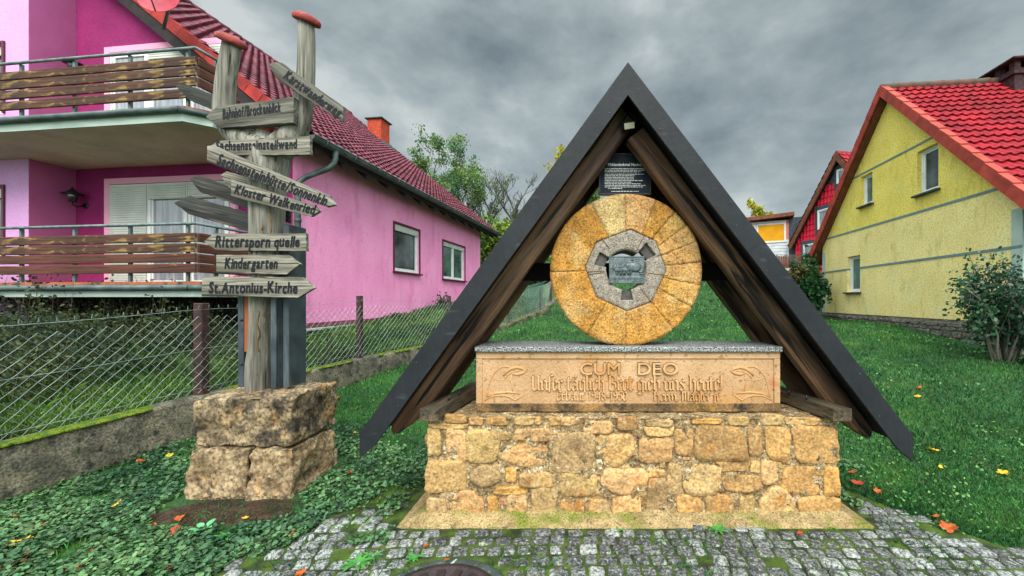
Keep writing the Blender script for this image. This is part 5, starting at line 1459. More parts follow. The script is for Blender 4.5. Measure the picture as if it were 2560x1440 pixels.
# satellite dish on the verge
dc = P(397, -6, 6.75)
t = thing('satellite_dish', dc, 'red satellite dish fixed at the verge of the plum tiled roof', 'dish')
Md = Matrix.Translation(dc) @ Matrix.Rotation(rad(14), 4, 'Z') @ Matrix.Rotation(rad(78), 4, 'X')
mb = MB().lathe([(.005, -.055), (.12, -.045), (.22, -.02), (.295, .018), (.305, .022), (.30, .010), (.22, -.032), (.12, -.057), (.006, -.067)], 36, Md)
part(mb, 'reflector', m_dish, t)
part(MB().tube([Md @ Vector((0, -.29, .01)), Md @ Vector((.02, -.20, .16)), Md @ Vector((.04, -.05, .33))], .012, 6).lathe([(.03, -.03), (.035, .04), (.02, .06)], 10, Matrix.Translation(Md @ Vector((.04, -.05, .33)))), 'feed_arm', m_gutter, t)
part(MB().tube([Md @ Vector((0, 0, -.06)), Md @ Vector((0, -.05, -.22)), Md @ Vector((-.12, -.30, -.36))], .025, 8), 'mount', m_gutter, t)

# ------------------------------------------------------------------ yellow house
YTH = -math.atan(.107)
YO = Vector((8.61 - .107 * 3.5, 10.5, 0))     # middle of the gable wall
MY = Matrix.Translation(YO) @ Matrix.Rotation(YTH, 4, 'Z')    # local y along the gable (towards back), x to the right (depth of house)
def yp(x, y, z): return MY @ Vector((x, y, z))
yex = MY.to_3x3() @ Vector((1, 0, 0)); yey = MY.to_3x3() @ Vector((0, 1, 0))
t_yel = thing('yellow_house', tuple(YO + Vector((0, 0, .8))), 'yellow rendered gable house with a bright red tiled roof and bluish bands', 'house', rz=YTH)
HW = 3.48; AP = 7.09; YT = 1.13
TY = (AP - 2.97) / 4.05
yz = lambda y: AP - .20 - abs(y) * TY
LB = 2.47; LB2 = 3.61; LB3 = 5.21   # heights of the painted bands
def yslice(z0, z1, m, name):
    w0 = min(HW, (AP - .20 - z0) / TY); w1 = min(HW, (AP - .20 - z1) / TY); pts = [(-w0, z0), (w0, z0)]
    zc = yz(HW)
    if z0 < zc < z1: pts = [(-HW, z0), (HW, z0), (HW, zc), (w1, z1), (-w1, z1), (-HW, zc)]
    else: pts += [(w1, z1), (-w1, z1)] if w1 > .01 else [(0, z1)]
    return part(MB().prism([yp(0, y, z) for y, z in pts], yex * .3), name, m, t_yel)
YW = [yslice(YT, LB, m_yellow2, 'gable_wall'), yslice(LB + .055, LB2, m_yellow2, 'gable_wall'), yslice(LB2 + .055, LB3, m_yellow, 'gable_wall'), yslice(LB3 + .05, AP - .21, m_yellow, 'gable_wall')]
for z, hh in ((LB, .055), (LB2, .055), (LB3, .05)):
    w = min(HW + .002, (AP - .2 - z - hh) / TY)
    YW.append(part(MB().box((-.012, -w, z + .001), (.2, w, z + hh - .001), MY), 'band', m_bluegrey, t_yel))
for y in (-HW - .004, HW - .20):
    part(MB().box((-.008, y, YT), (.2, y + .205, min(yz(HW), 3.2) - .02), MY), 'corner_strip', m_strip, t_yel)
part(MB().box((.31, -HW, YT), (9, -HW + .3, yz(HW)), MY), 'side_wall', m_yellow2, t_yel)
part(MB().box((.31, HW - .3, YT), (9, HW, yz(HW)), MY), 'side_wall', m_yellow2, t_yel)
# rubble base
mb = MB(); rr = random.Random(14)
mb.box((-.03, -HW - .03, .2), (8.9, HW + .03, YT - .02), MY, mi=1)
fcy = lambda y, z, d: yp(-.035 - d, y, z)
sheet(mb, lambda y, z, d: yp(-.035 - d, y, z), -HW - .03, HW + .03, .3, YT - .01, 90, 12, .02, 1, 5)
z = .35
while z < YT - .06:
    h = rr.uniform(.07, .15); h = min(h, YT - .02 - z); y = -HW
    while y < HW - .1:
        w = min(rr.uniform(.12, .40), HW - y); g = rr.uniform(.7, 1.15)
        add_stone(mb, rr, y + w / 2, z + h / 2, w * .92, h * .9, 0, fcy, .03, (g, g, g)); y += w
    z += h
part(mb, 'rubble_base', [m_rubble, mat('rubble_stone', S(128, 124, 110), S(96, 92, 82), 9, .95, 1.0, 30, spots=[(14, .58, .08, S(64, 60, 54))])], t_yel)
# windows (gable faces -x; along wall ex = -yey so that outward is -x)
def ywin(u0, u1, vt, vb, wi, **k):
    # wall line: X = 8.61 - .107*(14-d)
    def yy(u): d = (8.61 - .107 * 14) / ((u - 1440) / 1000 - .107); return d
    d0, d1 = yy(u0), yy(u1); dm = (d0 + d1) / 2
    w = (d0 - d1) * math.hypot(1, .107); zt = EYE + (750 - vt) * dm / 1000; zb = EYE + (750 - vb) * dm / 1000
    X = 8.61 - .107 * (14 - d0)
    o = window(t_yel, MY, Vector((X, d0, zb)), -yey, w, zt - zb, walls=[YW[i] for i in wi], inset=.10, **k)
    return o
ywin(2293, 2346, 368, 480, (2,), sill=m_slate, nsash=1, m_gl=m_glass)
ywin(2152, 2181, 436, 512, (2,), sill=m_slate, nsash=1, m_gl=m_glass_g)
ywin(2118, 2150, 640, 730, (0, 1, 4), sill=m_slate, nsash=1, m_gl=m_glass_g)
# roof
OVY = .45
for sg in (-1, 1):
    th = math.atan(TY); s_ = MY.to_3x3() @ Vector((0, -sg * math.cos(th), math.sin(th))); n_ = MY.to_3x3() @ Vector((0, sg * math.sin(th), math.cos(th)))
    Ls = 4.05 / math.cos(th); y0 = sg * 4.05
    base = yp(-.22, y0, AP - 4.05 * TY)
    mb = MB()
    if sg < 0: tile_roof(mb, base, yex, s_, n_, 9.4, Ls, .28, .20, amp=.036, step=.052)
    else: tile_roof(mb, base, yex, s_, n_, 9.4, Ls, .28, .20, amp=.036, step=.052)
    part(mb, 'roof', m_tile_r, t_yel)
    mb = MB().prism([yp(-.19, y0, AP - 4.05 * TY - .03), yp(-.19, 0, AP - .03), yp(-.19, 0, AP - .19), yp(-.19, y0, AP - 4.05 * TY - .17)], yex * 9.3)
    part(mb, 'roof_deck', m_brownwood, t_yel)
    mb = MB(); nt = 15
    for i in range(nt):     # verge tiles
        a = Ls * i / nt; b = Ls * (i + 1) / nt + .02
        p0 = base + s_ * a + n_ * .075 - yex * .03; p1 = base + s_ * b + n_ * .055 - yex * .03
        mb.prism([p0, p1, p1 - n_ * .18, p0 - n_ * .20], yex * .04)
        mb.prism([p0, p1, p1 + yex * .16, p0 + yex * .16], n_ * .03)
    part(mb, 'verge', m_verge_r, t_yel)
mb = MB()
for i in range(26): mb.tube([yp(-.22 + i * .36, 0, AP + .03), yp(-.22 + i * .36 + .40, 0, AP + .055)], .10, 10)
part(mb, 'ridge', m_ridge, t_yel)
cx = 2.55
mb = MB().box((cx, -.45, AP - .6), (cx + 1.25, .45, AP + .14), MY); ch = part(mb, 'chimney', m_brick_d, t_yel)
part(MB().bbox((cx - .05, -.5, AP - .02), (cx + 1.30, .5, AP + .06), .01, MY), 'corbel', m_brick_d, ch)
mb = MB()
for dx in (0, .37, .74, 1.11):
    for y in (-.45, .31): part(MB().box((cx + dx + .001, y, AP + .141), (cx + dx + .139, y + .139, AP + .32), MY), 'flue_pier', m_brick_d, ch)
part(MB().box((cx + .001, -.07, AP + .141), (cx + .139, .07, AP + .32), MY), 'flue_pier', m_brick_d, ch)
part(MB().bbox((cx - .12, -.57, AP + .321), (cx + 1.37, .57, AP + .375), .015, MY), 'chimney_cap', m_brick_d, ch)
part(MB().tube([yp(.16, -HW - .62, .7), yp(.16, -HW - .62, 2.9)], .045, 10), 'downpipe', m_gutter, t_yel)

# ------------------------------------------------------------------ red clad house behind
D = 19.5
RTH = math.atan(.20)
apx = P(2094, 378, D)
MRH = Matrix.Translation((apx.x, apx.y, 0)) @ Matrix.Rotation(RTH, 4, 'Z')
rp = lambda x, y, z: MRH @ Vector((x, y, z))
rex = MRH.to_3x3() @ Vector((1, 0, 0)); rey = MRH.to_3x3() @ Vector((0, 1, 0))
t_red = thing('red_house', (apx.x, apx.y, 1.9), 'gable house clad in crimson tiles with slate trim, behind the yellow house', 'house', rz=RTH)
ra = apx.z; TR = 1.28; RW = 2.95
mb = MB().prism([rp(.25, y, z) for y, z in ((-RW, 1.2), (RW, 1.2), (RW, ra - RW * TR - .2), (0, ra - .25), (-RW, ra - RW * TR - .2))], rex * .3)
part(mb, 'gable_wall', m_slate, t_red)
# tile cladding as modelled courses
mb = MB(); z = 1.4
while z < ra - 1.45:
    w = min(RW + .1, (ra - .20 - z - .20) / TR)
    tile_roof(mb, rp(.235, w, z), -rey, Vector((0, 0, 1)), -rex, 2 * w, .30, .30, .22, amp=.03, step=.035)
    z += .30
part(mb, 'tile_cladding', m_redclad, t_red)
mb = MB(); z = ra - 1.42
part(mb.prism([rp(.20, y, zz_) for y, zz_ in ((-.72, ra - 1.42), (.72, ra - 1.42), (.08, ra - .48), (-.08, ra - .48))], rex * .03), 'slate_gable', m_slateclad, t_red)
for y0, w, z0, h in ((-.30, .46, 7.25, .68), (.55, .80, 5.2, 1.0), (1.55, .80, 3.35, 1.2)):
    Mq = MB().bbox((.16, y0 - .24, z0 - .22), (.22, y0 + w + .24, z0 + h + .22), .01, MRH); part(Mq, 'window_surround', m_slate, t_red)
    window(t_red, MRH, rp(.15, y0 + w, z0), -rey, w, h, m_gl=m_curtain)
for sg in (-1, 1):
    th = math.atan(TR); s_ = MRH.to_3x3() @ Vector((0, -sg * math.cos(th), math.sin(th))); n_ = MRH.to_3x3() @ Vector((0, sg * math.sin(th), math.cos(th)))
    Ls = 3.3 / math.cos(th); b = rp(-.1, sg * 3.3, ra - 3.3 * TR)
    part(tile_roof(MB(), b, rex, s_, n_, 8, Ls, .35, .28, amp=.04, step=.05), 'roof', m_tile_r, t_red)
    part(MB().prism([b - n_ * .03, b + s_ * Ls - n_ * .03, b + s_ * Ls - n_ * .28, b - n_ * .28], rex * .06), 'bargeboard', m_brownwood, t_red)
    part(MB().prism([b - n_ * .02 + rex * .07, b + s_ * Ls - n_ * .02 + rex * .07, b + s_ * Ls - n_ * .16 + rex * .07, b - n_ * .16 + rex * .07], rex * 7.8), 'roof_deck', m_soffit, t_red)

# ------------------------------------------------------------------ flat roofed annexe with amber blinds
D = 23.0
O = P(1972, 660, D); MA = Matrix.Translation((O.x, O.y, 0)) @ Matrix.Rotation(rad(-24), 4, 'Z')
ap = lambda x, y, z: MA @ Vector((x, y, z)); aex = MA.to_3x3() @ Vector((1, 0, 0)); aey = MA.to_3x3() @ Vector((0, 1, 0))
t_an = thing('annexe', (O.x, O.y, 2.0), 'white clad annexe with amber blinds and a reed screened balcony, far behind the lawn', 'house')
zt = EYE + (750 - 545) * .023
part(MB().box((-4, 0, 1.5), (0, 4, zt - .1), MA), 'wall', m_orangewall, t_an)
mb = MB()
for i in range(6): mb.bbox((-2.4, -.05 - .0, zt - 2.25 + i * .17), (.002, -.005, zt - 2.25 + i * .17 + .155), .01, MA)
part(mb, 'cladding', m_whiteclad, t_an)
part(MB().prism([ap(-4.3, -.5, zt - .18), ap(.25, -.5, zt + .05), ap(.25, -.5, zt + .25), ap(-4.3, -.5, zt + .02)], aey * 5), 'flat_roof', m_brownwood, t_an)
part(MB().box((.003, -.03, 2.4), (1.0, 3, zt + .02), MA), 'return_wall', m_slateclad, t_an)
for x, w in ((-2.35, .62), (-1.70, 1.55)):
    o = window(t_an, MA, ap(x, -.03, zt - 1.38), aex, w, 1.14, m_gl=m_awning)
part(MB().bbox((-2.4, -.10, zt - .22), (-.1, -.01, zt - .12), .02, MA), 'blind_box', m_whiteclad, t_an)
b = part(MB().box((-2.6, -1.2, zt - 3.1), (.5, -.01, zt - 2.95), MA), 'balcony', m_slab, t_an)
mb = MB(); rr = random.Random(5)
for i in range(70): x = -2.58 + i * .044; mb.tube([ap(x, -1.18, zt - 3.0), ap(x + rr.uniform(-.01, .01), -1.18, zt - 2.25 + rr.uniform(-.04, .04))], .02, 4)
part(mb, 'reed_screen', m_reed, b)
# ------------------------------------------------------------------ vegetation
def leaf_cloud(pts, size, rs, nper=6, fold=.25, up=.35, asp=.62):
    "one small folded polygon per point; returns verts, faces (6-gons)"
    n = len(pts); pts = np.asarray(pts, dtype=np.float32)
    th_ = rs.uniform(0, 2 * np.pi, n); cz = rs.uniform(-1, 1, n) * (1 - up) + up; cz = np.clip(cz, -1, 1)
    sr = np.sqrt(1 - cz ** 2); nrm = np.stack([sr * np.cos(th_), sr * np.sin(th_), cz], -1)
    a = rs.normal(size=(n, 3)); a -= nrm * (a * nrm).sum(-1, keepdims=True); a /= np.linalg.norm(a, axis=-1, keepdims=True) + 1e-9
    b = np.cross(nrm, a); s = (size * rs.uniform(.6, 1.35, n))[:, None]
    shp = [(-1.0, 0, 0), (-.35, -1, fold), (.45, -.85, fold), (1.1, 0, 0), (.45, .85, fold), (-.35, 1, fold)]
    V = np.stack([pts + s * (a * x + b * (y * asp) + nrm * (z * .5)) for x, y, z in shp], 1).reshape(-1, 3)
    F = np.arange(n * 6).reshape(-1, 6)
    return V, F
def np_obj(name, V, F, nper, m, parent=None):
    if parent is not None:
        inv = np.array(W[parent].inverted()); V = V @ inv[:3, :3].T + inv[:3, 3]
    me = raw_mesh(name, V, F.ravel(), nper, m, False)
    o = bpy.data.objects.new(name, me); C.objects.link(o); W[o] = W[parent] if parent is not None else Matrix.Identity(4)
    if parent is not None: o.parent = parent
    return o
def tree(name, base, h, label, m_leaf, seed, spread=.45, leaf=.10, nleaf=5000, bare=0.0, r0=None, clear=.25, group=None, ratio=1.0, twig=4, cat='tree', gap=.0, half=None, lsig=.028):
    rr = random.Random(seed); rs = np.random.RandomState(seed)
    t = thing(name, base, label, cat, group=group)
    mb = MB(); tips = []
    r0 = r0 or h * .022
    def branch(p, d, ln, r, lev):
        n = 5 if lev < 2 else 4; pts = [p]; rad_ = [r]
        for i in range(n):
            d = (d + Vector((rr.uniform(-.22, .22), rr.uniform(-.22, .22), rr.uniform(-.02, .16)))).normalized()
            p = p + d * ln / n; pts.append(p); rad_.append(r * (1 - .55 * (i + 1) / n))
        mb.tube(pts, rad_, 7 if lev == 0 else 5 if lev == 1 else 3, cap=False)
        if lev >= twig or ln < .12: tips.append((pts[-1], d)); tips.append((pts[-2], d)); return
        k = rr.randint(3, 4) if lev else rr.randint(6, 8)
        for j in range(k):
            f = (clear + (1 - clear) * (j + .6) / k) if lev == 0 else rr.uniform(.3, 1.0)
            i = min(int(f * n), n - 1); q = pts[i] + (pts[i+1] - pts[i]) * (f * n - i)
            az = rr.uniform(0, 6.283); o_ = Vector((math.cos(az), math.sin(az), rr.uniform(.05, .7)))
            nd = (d * (.55 if lev else .5) + o_ * (.75 if lev else .9) * (spread * 2)).normalized()
            l2 = ln * rr.uniform(.45, .68) * (1 - .35 * f if lev == 0 else 1); branch(q, nd, l2 * (ratio if lev == 0 else 1), max(rad_[i] * .58, .014), lev + 1)
        tips.append((pts[-1], d))
    branch(Vector(base), Vector((0, 0, 1)), h * .62, r0, 0)
    k_ = h / (max(v_[2] for v_ in mb.v) - base[2]); B0 = Vector(base); ext = sorted(math.hypot(a[0] - base[0], a[1] - base[1]) for a, _ in tips); kx_ = half / ext[int(len(ext) * .93)] if half else k_
    fit = lambda p: Vector((B0.x + (p[0] - B0.x) * kx_, B0.y + (p[1] - B0.y) * kx_, B0.z + (p[2] - B0.z) * k_))
    mb.v = [tuple(fit(v_)) for v_ in mb.v]; tips = [(fit(a), b) for a, b in tips]
    part(mb, 'trunk', m_bark, t)
    if nleaf:
        T = np.array([tuple(a) for a, _ in tips]); keep = rs.uniform(size=len(T)) > bare
        # leaves gather in clumps on some twigs and leave gaps on others
        cl = np.array([mnoise.noise(Vector(p) * (2.6 / max(h * .2, .6))) for p in T]); keep &= cl > -.22 + gap
        T = T[keep]
        if len(T):
            idx = rs.randint(0, len(T), nleaf)
            pts = T[idx] + rs.normal(size=(nleaf, 3)) * h * lsig
            V, F = leaf_cloud(pts, leaf, rs); np_obj('crown', V, F, 6, m_leaf, t)
    return t
def bush(name, base, rx, ry, h, label, m_leaf, seed, leaf=.05, nleaf=4000, cat='shrub', group=None, stems=14):
    rr = random.Random(seed); rs = np.random.RandomState(seed); t = thing(name, base, label, cat, group=group)
    mb = MB(); T = []
    for i in range(stems):
        a = rr.uniform(0, 6.283); q = rr.uniform(.1, 1.0); ln = h * rr.uniform(.6, 1.05) * (1 - .25 * q)
        p = Vector(base) + Vector((math.cos(a) * rx * q * .25, math.sin(a) * ry * q * .25, -.05)); e_ = Vector(base) + Vector((math.cos(a) * rx * q, math.sin(a) * ry * q, ln))
        pts = [p + (e_ - p) * f + Vector((rr.uniform(-.04, .04), rr.uniform(-.04, .04), .10 * h * math.sin(math.pi * f))) for f in np.linspace(0, 1, 7)]
        mb.tube(pts, [.014 * h * (1.1 - f) for f in np.linspace(0, 1, 7)], 4, cap=False)
        for k in range(3, 7):
            T.append(tuple(pts[k]))
            for _ in range(3):
                w = pts[k] + Vector((rr.uniform(-1, 1) * rx * .35, rr.uniform(-1, 1) * ry * .35, rr.uniform(-.22, .2) * h)); T.append(tuple(w)); mb.tube([pts[k], w], [.005 * h, .003 * h], 3, cap=False)
    part(mb, 'stems', m_bark, t)
    T = np.array(T); idx = rs.randint(0, len(T), nleaf); pts = T[idx] + rs.normal(size=(nleaf, 3)) * np.array([rx, ry, h]) * .075
    pts[:, 2] = np.maximum(pts[:, 2], base[2] + .02)
    V, F = leaf_cloud(pts, leaf, rs, up=.45); np_obj('foliage', V, F, 6, m_leaf, t)
    return t
def gz_(x, y): return float(lawn(x, y))
def at(u, d):   # ground point under pixel column u
    x = (u - 1440) * d / 1000; return (x, d, gz_(x, d))
def tall(u, d, v): return EYE + (750 - v) * d / 1000
# trees behind the pink house
for (nm, u, d, vt, lab, ml, sd, kw) in (
    ('tree', 1072, 27, 352, 'leafy dark green tree just right of the orange chimney', m_leaf_g, 14, dict(spread=.36, nleaf=5200, leaf=.07, gap=-.02, clear=.35, half=2.3, lsig=.017)),
    ('tree', 1152, 29, 348, 'tall loose crowned tree, greenest of those beyond the eave', m_leaf_g, 29, dict(spread=.36, nleaf=5200, leaf=.07, gap=.0, clear=.25, half=2.3, lsig=.017)),
    ('bare_tree', 1216, 30, 430, 'thin almost bare tree between the leafy tree and the bare one', m_leaf_g, 33, dict(spread=.26, nleaf=500, leaf=.07, bare=.5, twig=4, half=2.1, lsig=.012, r0=.16)),
    ('bare_tree', 1272, 31, 428, 'leafless grey tree nearest the black roof edge', m_leaf_g, 41, dict(spread=.26, nleaf=0, twig=4, half=2.4, r0=.17)),
    ('autumn_tree', 1383, 34, 374, 'yellow autumn tree top above the timber roof slope', m_leaf_y, 52, dict(spread=.26, nleaf=3400, leaf=.11, half=.9, lsig=.02)),
    ('autumn_tree', 1905, 40, 505, 'yellow green tree above the amber blinds annexe', m_leaf_y, 63, dict(spread=.36, nleaf=2600, leaf=.12, bare=.2, half=1.9, lsig=.02))):
    b = at(u, d); tree(nm, b, tall(u, d, vt) - b[2], lab, ml, sd, **kw)
for (u, d, vt, lab, ml, sd, rx) in (
    (1215, 23, 545, 'yellow green hedge bush rising past the corner of the pink house', m_leaf_h, 71, 1.5), (1290, 24.5, 560, 'broad green hedge bush under the bare trees', m_leaf_h, 72, 1.7),
    (1335, 20, 655, 'low dark hedge bush behind the end of the wire fence', m_leaf_g, 73, 1.6), (1410, 22, 640, 'low yellow green hedge bush directly behind the millstone', m_leaf_h, 74, 1.7),
    (1480, 26, 470, 'pale leafed bush glimpsed left of the information panel', m_leaf_h, 75, 1.2)):
    b = at(u, d); bush('hedge_bush', b, rx, rx * .8, tall(u, d, vt) - b[2], lab, ml, sd, leaf=.11, nleaf=4200, cat='bush', stems=22)
b = at(2022, 13.2); bush('shrub', b, .62, .6, tall(2022, 13.2, 652) - b[2], 'shrub with reddening leaves at the far corner of the yellow house', m_leaf_r, 81, leaf=.065, nleaf=4200, stems=24)
b = at(1996, 15.6); bush('shrub', b, .55, .6, tall(1996, 15.6, 676) - b[2], 'dark green shrub below the reed balcony', m_leaf_g, 82, leaf=.07, nleaf=2600, stems=20)
b = at(2505, 6.45); bush('rose_bush', b, .72, .5, tall(2515, 6.45, 655) - b[2], 'large dark leaved bush at the right edge before the yellow house', m_leaf_b, 85, leaf=.032, nleaf=3600, stems=30)
b = at(2600, 6.2); bush('rose_bush', b, .45, .5, 1.15, 'dense rounded bush just right of the large dark leaved bush', m_leaf_b, 86, leaf=.032, nleaf=2800, stems=20)
# planter and plant at the pink wall
p = hp(.42, 5.3, 1.02)
t = thing('planter', p, 'dark planter with a withered plant against the pink wall', 'planter')
part(MB().lathe([(.16, -.15), (.20, .12), (.21, .13), (.21, .16), (.18, .16), (.17, .10)], 18, Matrix.Translation(p)), 'pot', m_black, t)
rs = np.random.RandomState(3); V, F = leaf_cloud(np.array(p) + np.array([0, 0, .38]) + rs.normal(size=(420, 3)) * np.array([.13, .13, .15]), .035, rs); np_obj('foliage', V, F, 6, m_weed, t)
mb = MB()
for k in range(9): a = k * .7; mb.tube([p + Vector((0, 0, .1)), p + Vector((.08 * math.cos(a), .08 * math.sin(a), .35)), p + Vector((.14 * math.cos(a), .14 * math.sin(a), .55))], [.008, .006, .003], 4)
part(mb, 'stems', m_straw, t)
mb = MB(); rr = random.Random(12)
for i in range(7): q = hp(.35 + rr.uniform(-.1, .2), 3.5 + i * .32, .98); mb.lathe([(.10, -.1), (.11, 0), (.07, .07), (.01, .09)], 8, Matrix.Translation(q) @ Matrix.Diagonal((rr.uniform(.8, 1.4), rr.uniform(.8, 1.4), 1, 1)))
o = part(mb, 'rock_border', m_rubble); tag(o, 'row of pale border stones along the base of the pink wall', 'rockery')

# ---- weeds under the balcony and tall dark growth (nobody could count them)
def stalks(name, xy, zf, h, m, rs, leaf=.022, per=14, kind='stuff'):
    P0 = []; St = MB()
    for (x, y) in xy:
        z = zf(x, y); hh = h * rs.uniform(.5, 1.25); lx, ly = rs.uniform(-.22, .22, 2) * hh
        St.tube([(x, y, z), (x + lx * .4, y + ly * .4, z + hh * .6), (x + lx, y + ly, z + hh)], [.0035, .0028, .0015], 3, cap=False, mi=1)
        for k in range(per):
            f = rs.uniform(.15, 1.05); P0.append((x + lx * f * f + rs.normal() * .045, y + ly * f * f + rs.normal() * .045, z + hh * f))
    V, F = leaf_cloud(np.array(P0), leaf, rs); o_ = len(St.v)
    St.add(V.tolist(), (F).tolist(), 0)
    return tag(part(St, name, [m, m_straw]), kind=kind)
rs = np.random.RandomState(41)
def gardenf(x, y): return float(max(garden(np.array(x), np.array(y)), lawn(np.array(x), np.array(y)) + .04))
xy = []
while len(xy) < 1150:
    y = rs.uniform(2.0, 6.4); s_ = rs.uniform(.35, 4.2)
    x = float(fence_x(y)) - s_
    if mnoise.noise(Vector((x * 1.2, y * 1.2, 3))) < -.25 + .5 * (s_ < 1.0): continue
    xy.append((x, y))
stalks('garden_weeds', xy, gardenf, .42, m_weed, rs, leaf=.022, per=20)
xy = [(float(hp(-.3 - rs.uniform(0, 6.5), -PJ - rs.uniform(-.9, .35), 0).x), float(hp(-.3 - rs.uniform(0, 6.5), -PJ - rs.uniform(-.9, .35), 0).y)) for _ in range(300)]
stalks('tall_weeds', xy, gardenf, .85, m_weed, rs, leaf=.024, per=20)
xy = [(float(fence_x(y)) - rs.uniform(.06, .3), y) for y in np.concatenate([rs.uniform(6.0, 6.6, 14), rs.uniform(8.5, 9.5, 10)])]
stalks('fence_weeds', xy, gardenf, .45, m_weed, rs, leaf=.024, per=16)

# ---- grass
def grass(name, X, Y, Z, H, Wd, m, rs, lean=.35):
    n = len(X); az = rs.uniform(0, 2 * np.pi, n); le = rs.normal(size=n) * lean + .15; la = rs.uniform(0, 2 * np.pi, n)
    dx, dy = np.cos(az) * Wd / 2, np.sin(az) * Wd / 2; tx, ty = np.cos(la) * le * H, np.sin(la) * le * H
    V = np.stack([np.stack([X - dx, Y - dy, Z - .004], -1), np.stack([X + dx, Y + dy, Z - .004], -1),
                  np.stack([X + dx * .7 + tx * .4, Y + dy * .7 + ty * .4, Z + H * .6], -1), np.stack([X + tx, Y + ty, Z + H], -1), ], 1).reshape(-1, 3)
    F = np.arange(n * 4).reshape(-1, 4)
    o = np_obj(name, V, F, 4, m); return tag(o, kind='stuff')
def inside_pedestal(X, Y): return (X > -3.12) & (X < -2.16) & (Y > 3.0) & (Y < 3.8)
def inside_wall(X, Y): return (X > WX0 - .17) & (X < WX1 + .19) & (Y > 2.66) & (Y < WD + .02)
def sample_lawn(n, rs, y0, y1, pw=1.0):
    Y = y0 * (y1 / y0) ** rs.uniform(size=n); X = rs.uniform(-1.55, 1.55, n) * Y + rs.uniform(-.3, .3, n)
    return X, Y
rs = np.random.RandomState(77)
X, Y = sample_lawn(380000, rs, 2.0, 26)
zone = np.array([mnoise.noise(Vector((x * 1.1, y * 1.1, 9))) for x, y in zip(X, Y)])
xl, xr = cob_edges(Y)
onp = (X > xl + .05 + .16 * zone) & (X < xr - .05 + .16 * zone) & (Y < 3.32)
clov = (Y < 4.4 + zone * .8) & (X < -1.0 + zone * .5)
keep = ~onp & (X > fence_x(Y) + .09) & ~inside_pedestal(X, Y) & ~inside_wall(X, Y) & ~(clov & (rs.uniform(size=len(X)) > .26))
keep &= ~((X + 2.55) ** 2 / .30 + (Y - 2.92) ** 2 / .075 < 1)
keep &= ~((Y > 6.9) & (X > 7.75 + .107 * (Y - 7.1)) & (Y < 15))
X, Y, zone = X[keep], Y[keep], zone[keep]
Hh = (.022 + .0030 * Y) * rs.uniform(.5, 1.5, len(X)) * (1 + .5 * zone); Wd = .0042 + .0016 * Y
grass('lawn_grass', X, Y, lawn(X, Y) + lumps(X, Y), Hh, Wd * rs.uniform(.6, 1.3, len(X)), m_grass, rs, lean=.6)
# garden grass behind the fence
n = 120000; Y = 1.6 * (16 / 1.6) ** rs.uniform(size=n); s_ = rs.uniform(.1, 1, n) ** 1.3 * 5.5; X = fence_x(Y) - s_
keep = (s_ < 5.2) & ~((Y > 6.2) & (X < hp(0, 0, 0).x + .12 * (Y - 7.4) - .0) & (X > -99) & (Y > 7.3))
X, Y = X[keep], Y[keep]; Z = np.maximum(garden(X, Y), lawn(X, Y) + .04)
zone = np.array([mnoise.noise(Vector((x * 1.3, y * 1.3, 4))) for x, y in zip(X, Y)])
grass('garden_grass', X, Y, Z, (.06 + .004 * Y) * rs.uniform(.4, 1.5, len(X)) * (1 + .8 * zone), (.004 + .0016 * Y) * rs.uniform(.6, 1.3, len(X)), m_gardengrass, rs, lean=.6)
# sprigs in the paving and along the footing
n = 16000; X = rs.uniform(-2.8, 3.0, n); Y = rs.uniform(1.5, 3.3, n)
zn = np.array([mnoise.noise(Vector((x * 2.1, y * 2.1, 1))) for x, y in zip(X, Y)])
foot = (np.abs(Y - 2.665) < .022) & (X > -1.2) & (X < 2.05)
keep = ((zn > .20 - .22 * (X < -.4)) | foot) & ~inside_wall(X, Y + .012)
grass('paving_grass', X[keep], Y[keep], np.full(keep.sum(), .004), .035 * rs.uniform(.4, 1.5, keep.sum()), .004 * rs.uniform(.7, 1.4, keep.sum()), m_grass, rs, lean=.7)

# ---- clover and ground ivy
def clover(n, rs):
    Y = 1.75 * (4.9 / 1.75) ** rs.uniform(size=n); X = rs.uniform(-1.6, .72, n) * Y
    zn = np.array([mnoise.noise(Vector((x * 1.1, y * 1.1, 9))) for x, y in zip(X, Y)]); fine = np.array([mnoise.noise(Vector((x * 4, y * 4, 2))) for x, y in zip(X, Y)])
    xl = cob_edges(Y)[0]
    left = ((X < xl + .08 + .40 * fine) | (Y > 3.30) | ((Y > 2.5) & (fine > .17) & (X < -1.2))) & (X > fence_x(Y) + .10) & ((Y < 4.4 + zn * .8) & (X < -.95 + zn * .5))
    right = (X > 2.05) & (X < 2.75) & (Y > 2.7) & (Y < 3.9) & (zn + fine > .05)
    k = (left | right) & ~inside_pedestal(X, Y + .02) & ~inside_wall(X, Y) & (fine > -.42)
    k &= ~((X + 2.55) ** 2 / .27 + (Y - 2.92) ** 2 / .062 < 1 + .4 * fine)
    k &= ~((X > 1.6) & (Y < 2.9))
    return X[k], Y[k]
rs = np.random.RandomState(19)
X, Y = clover(95000, rs); n = len(X)
Z = lawn(X, Y) + .010 + rs.uniform(0, .045, n)
az = rs.uniform(0, 2*np.pi, n); tl = rs.normal(size=(n, 2)) * .38; sz = rs.uniform(.006, .0145, n) * (1 + .25 * rs.uniform(size=n))
shp = [(1.0, 0), (.72, .72), (0, .95), (-.66, .72), (-.82, .12), (-.45, 0.0), (-.82, -.12), (-.66, -.72), (0, -.95), (.72, -.72)]
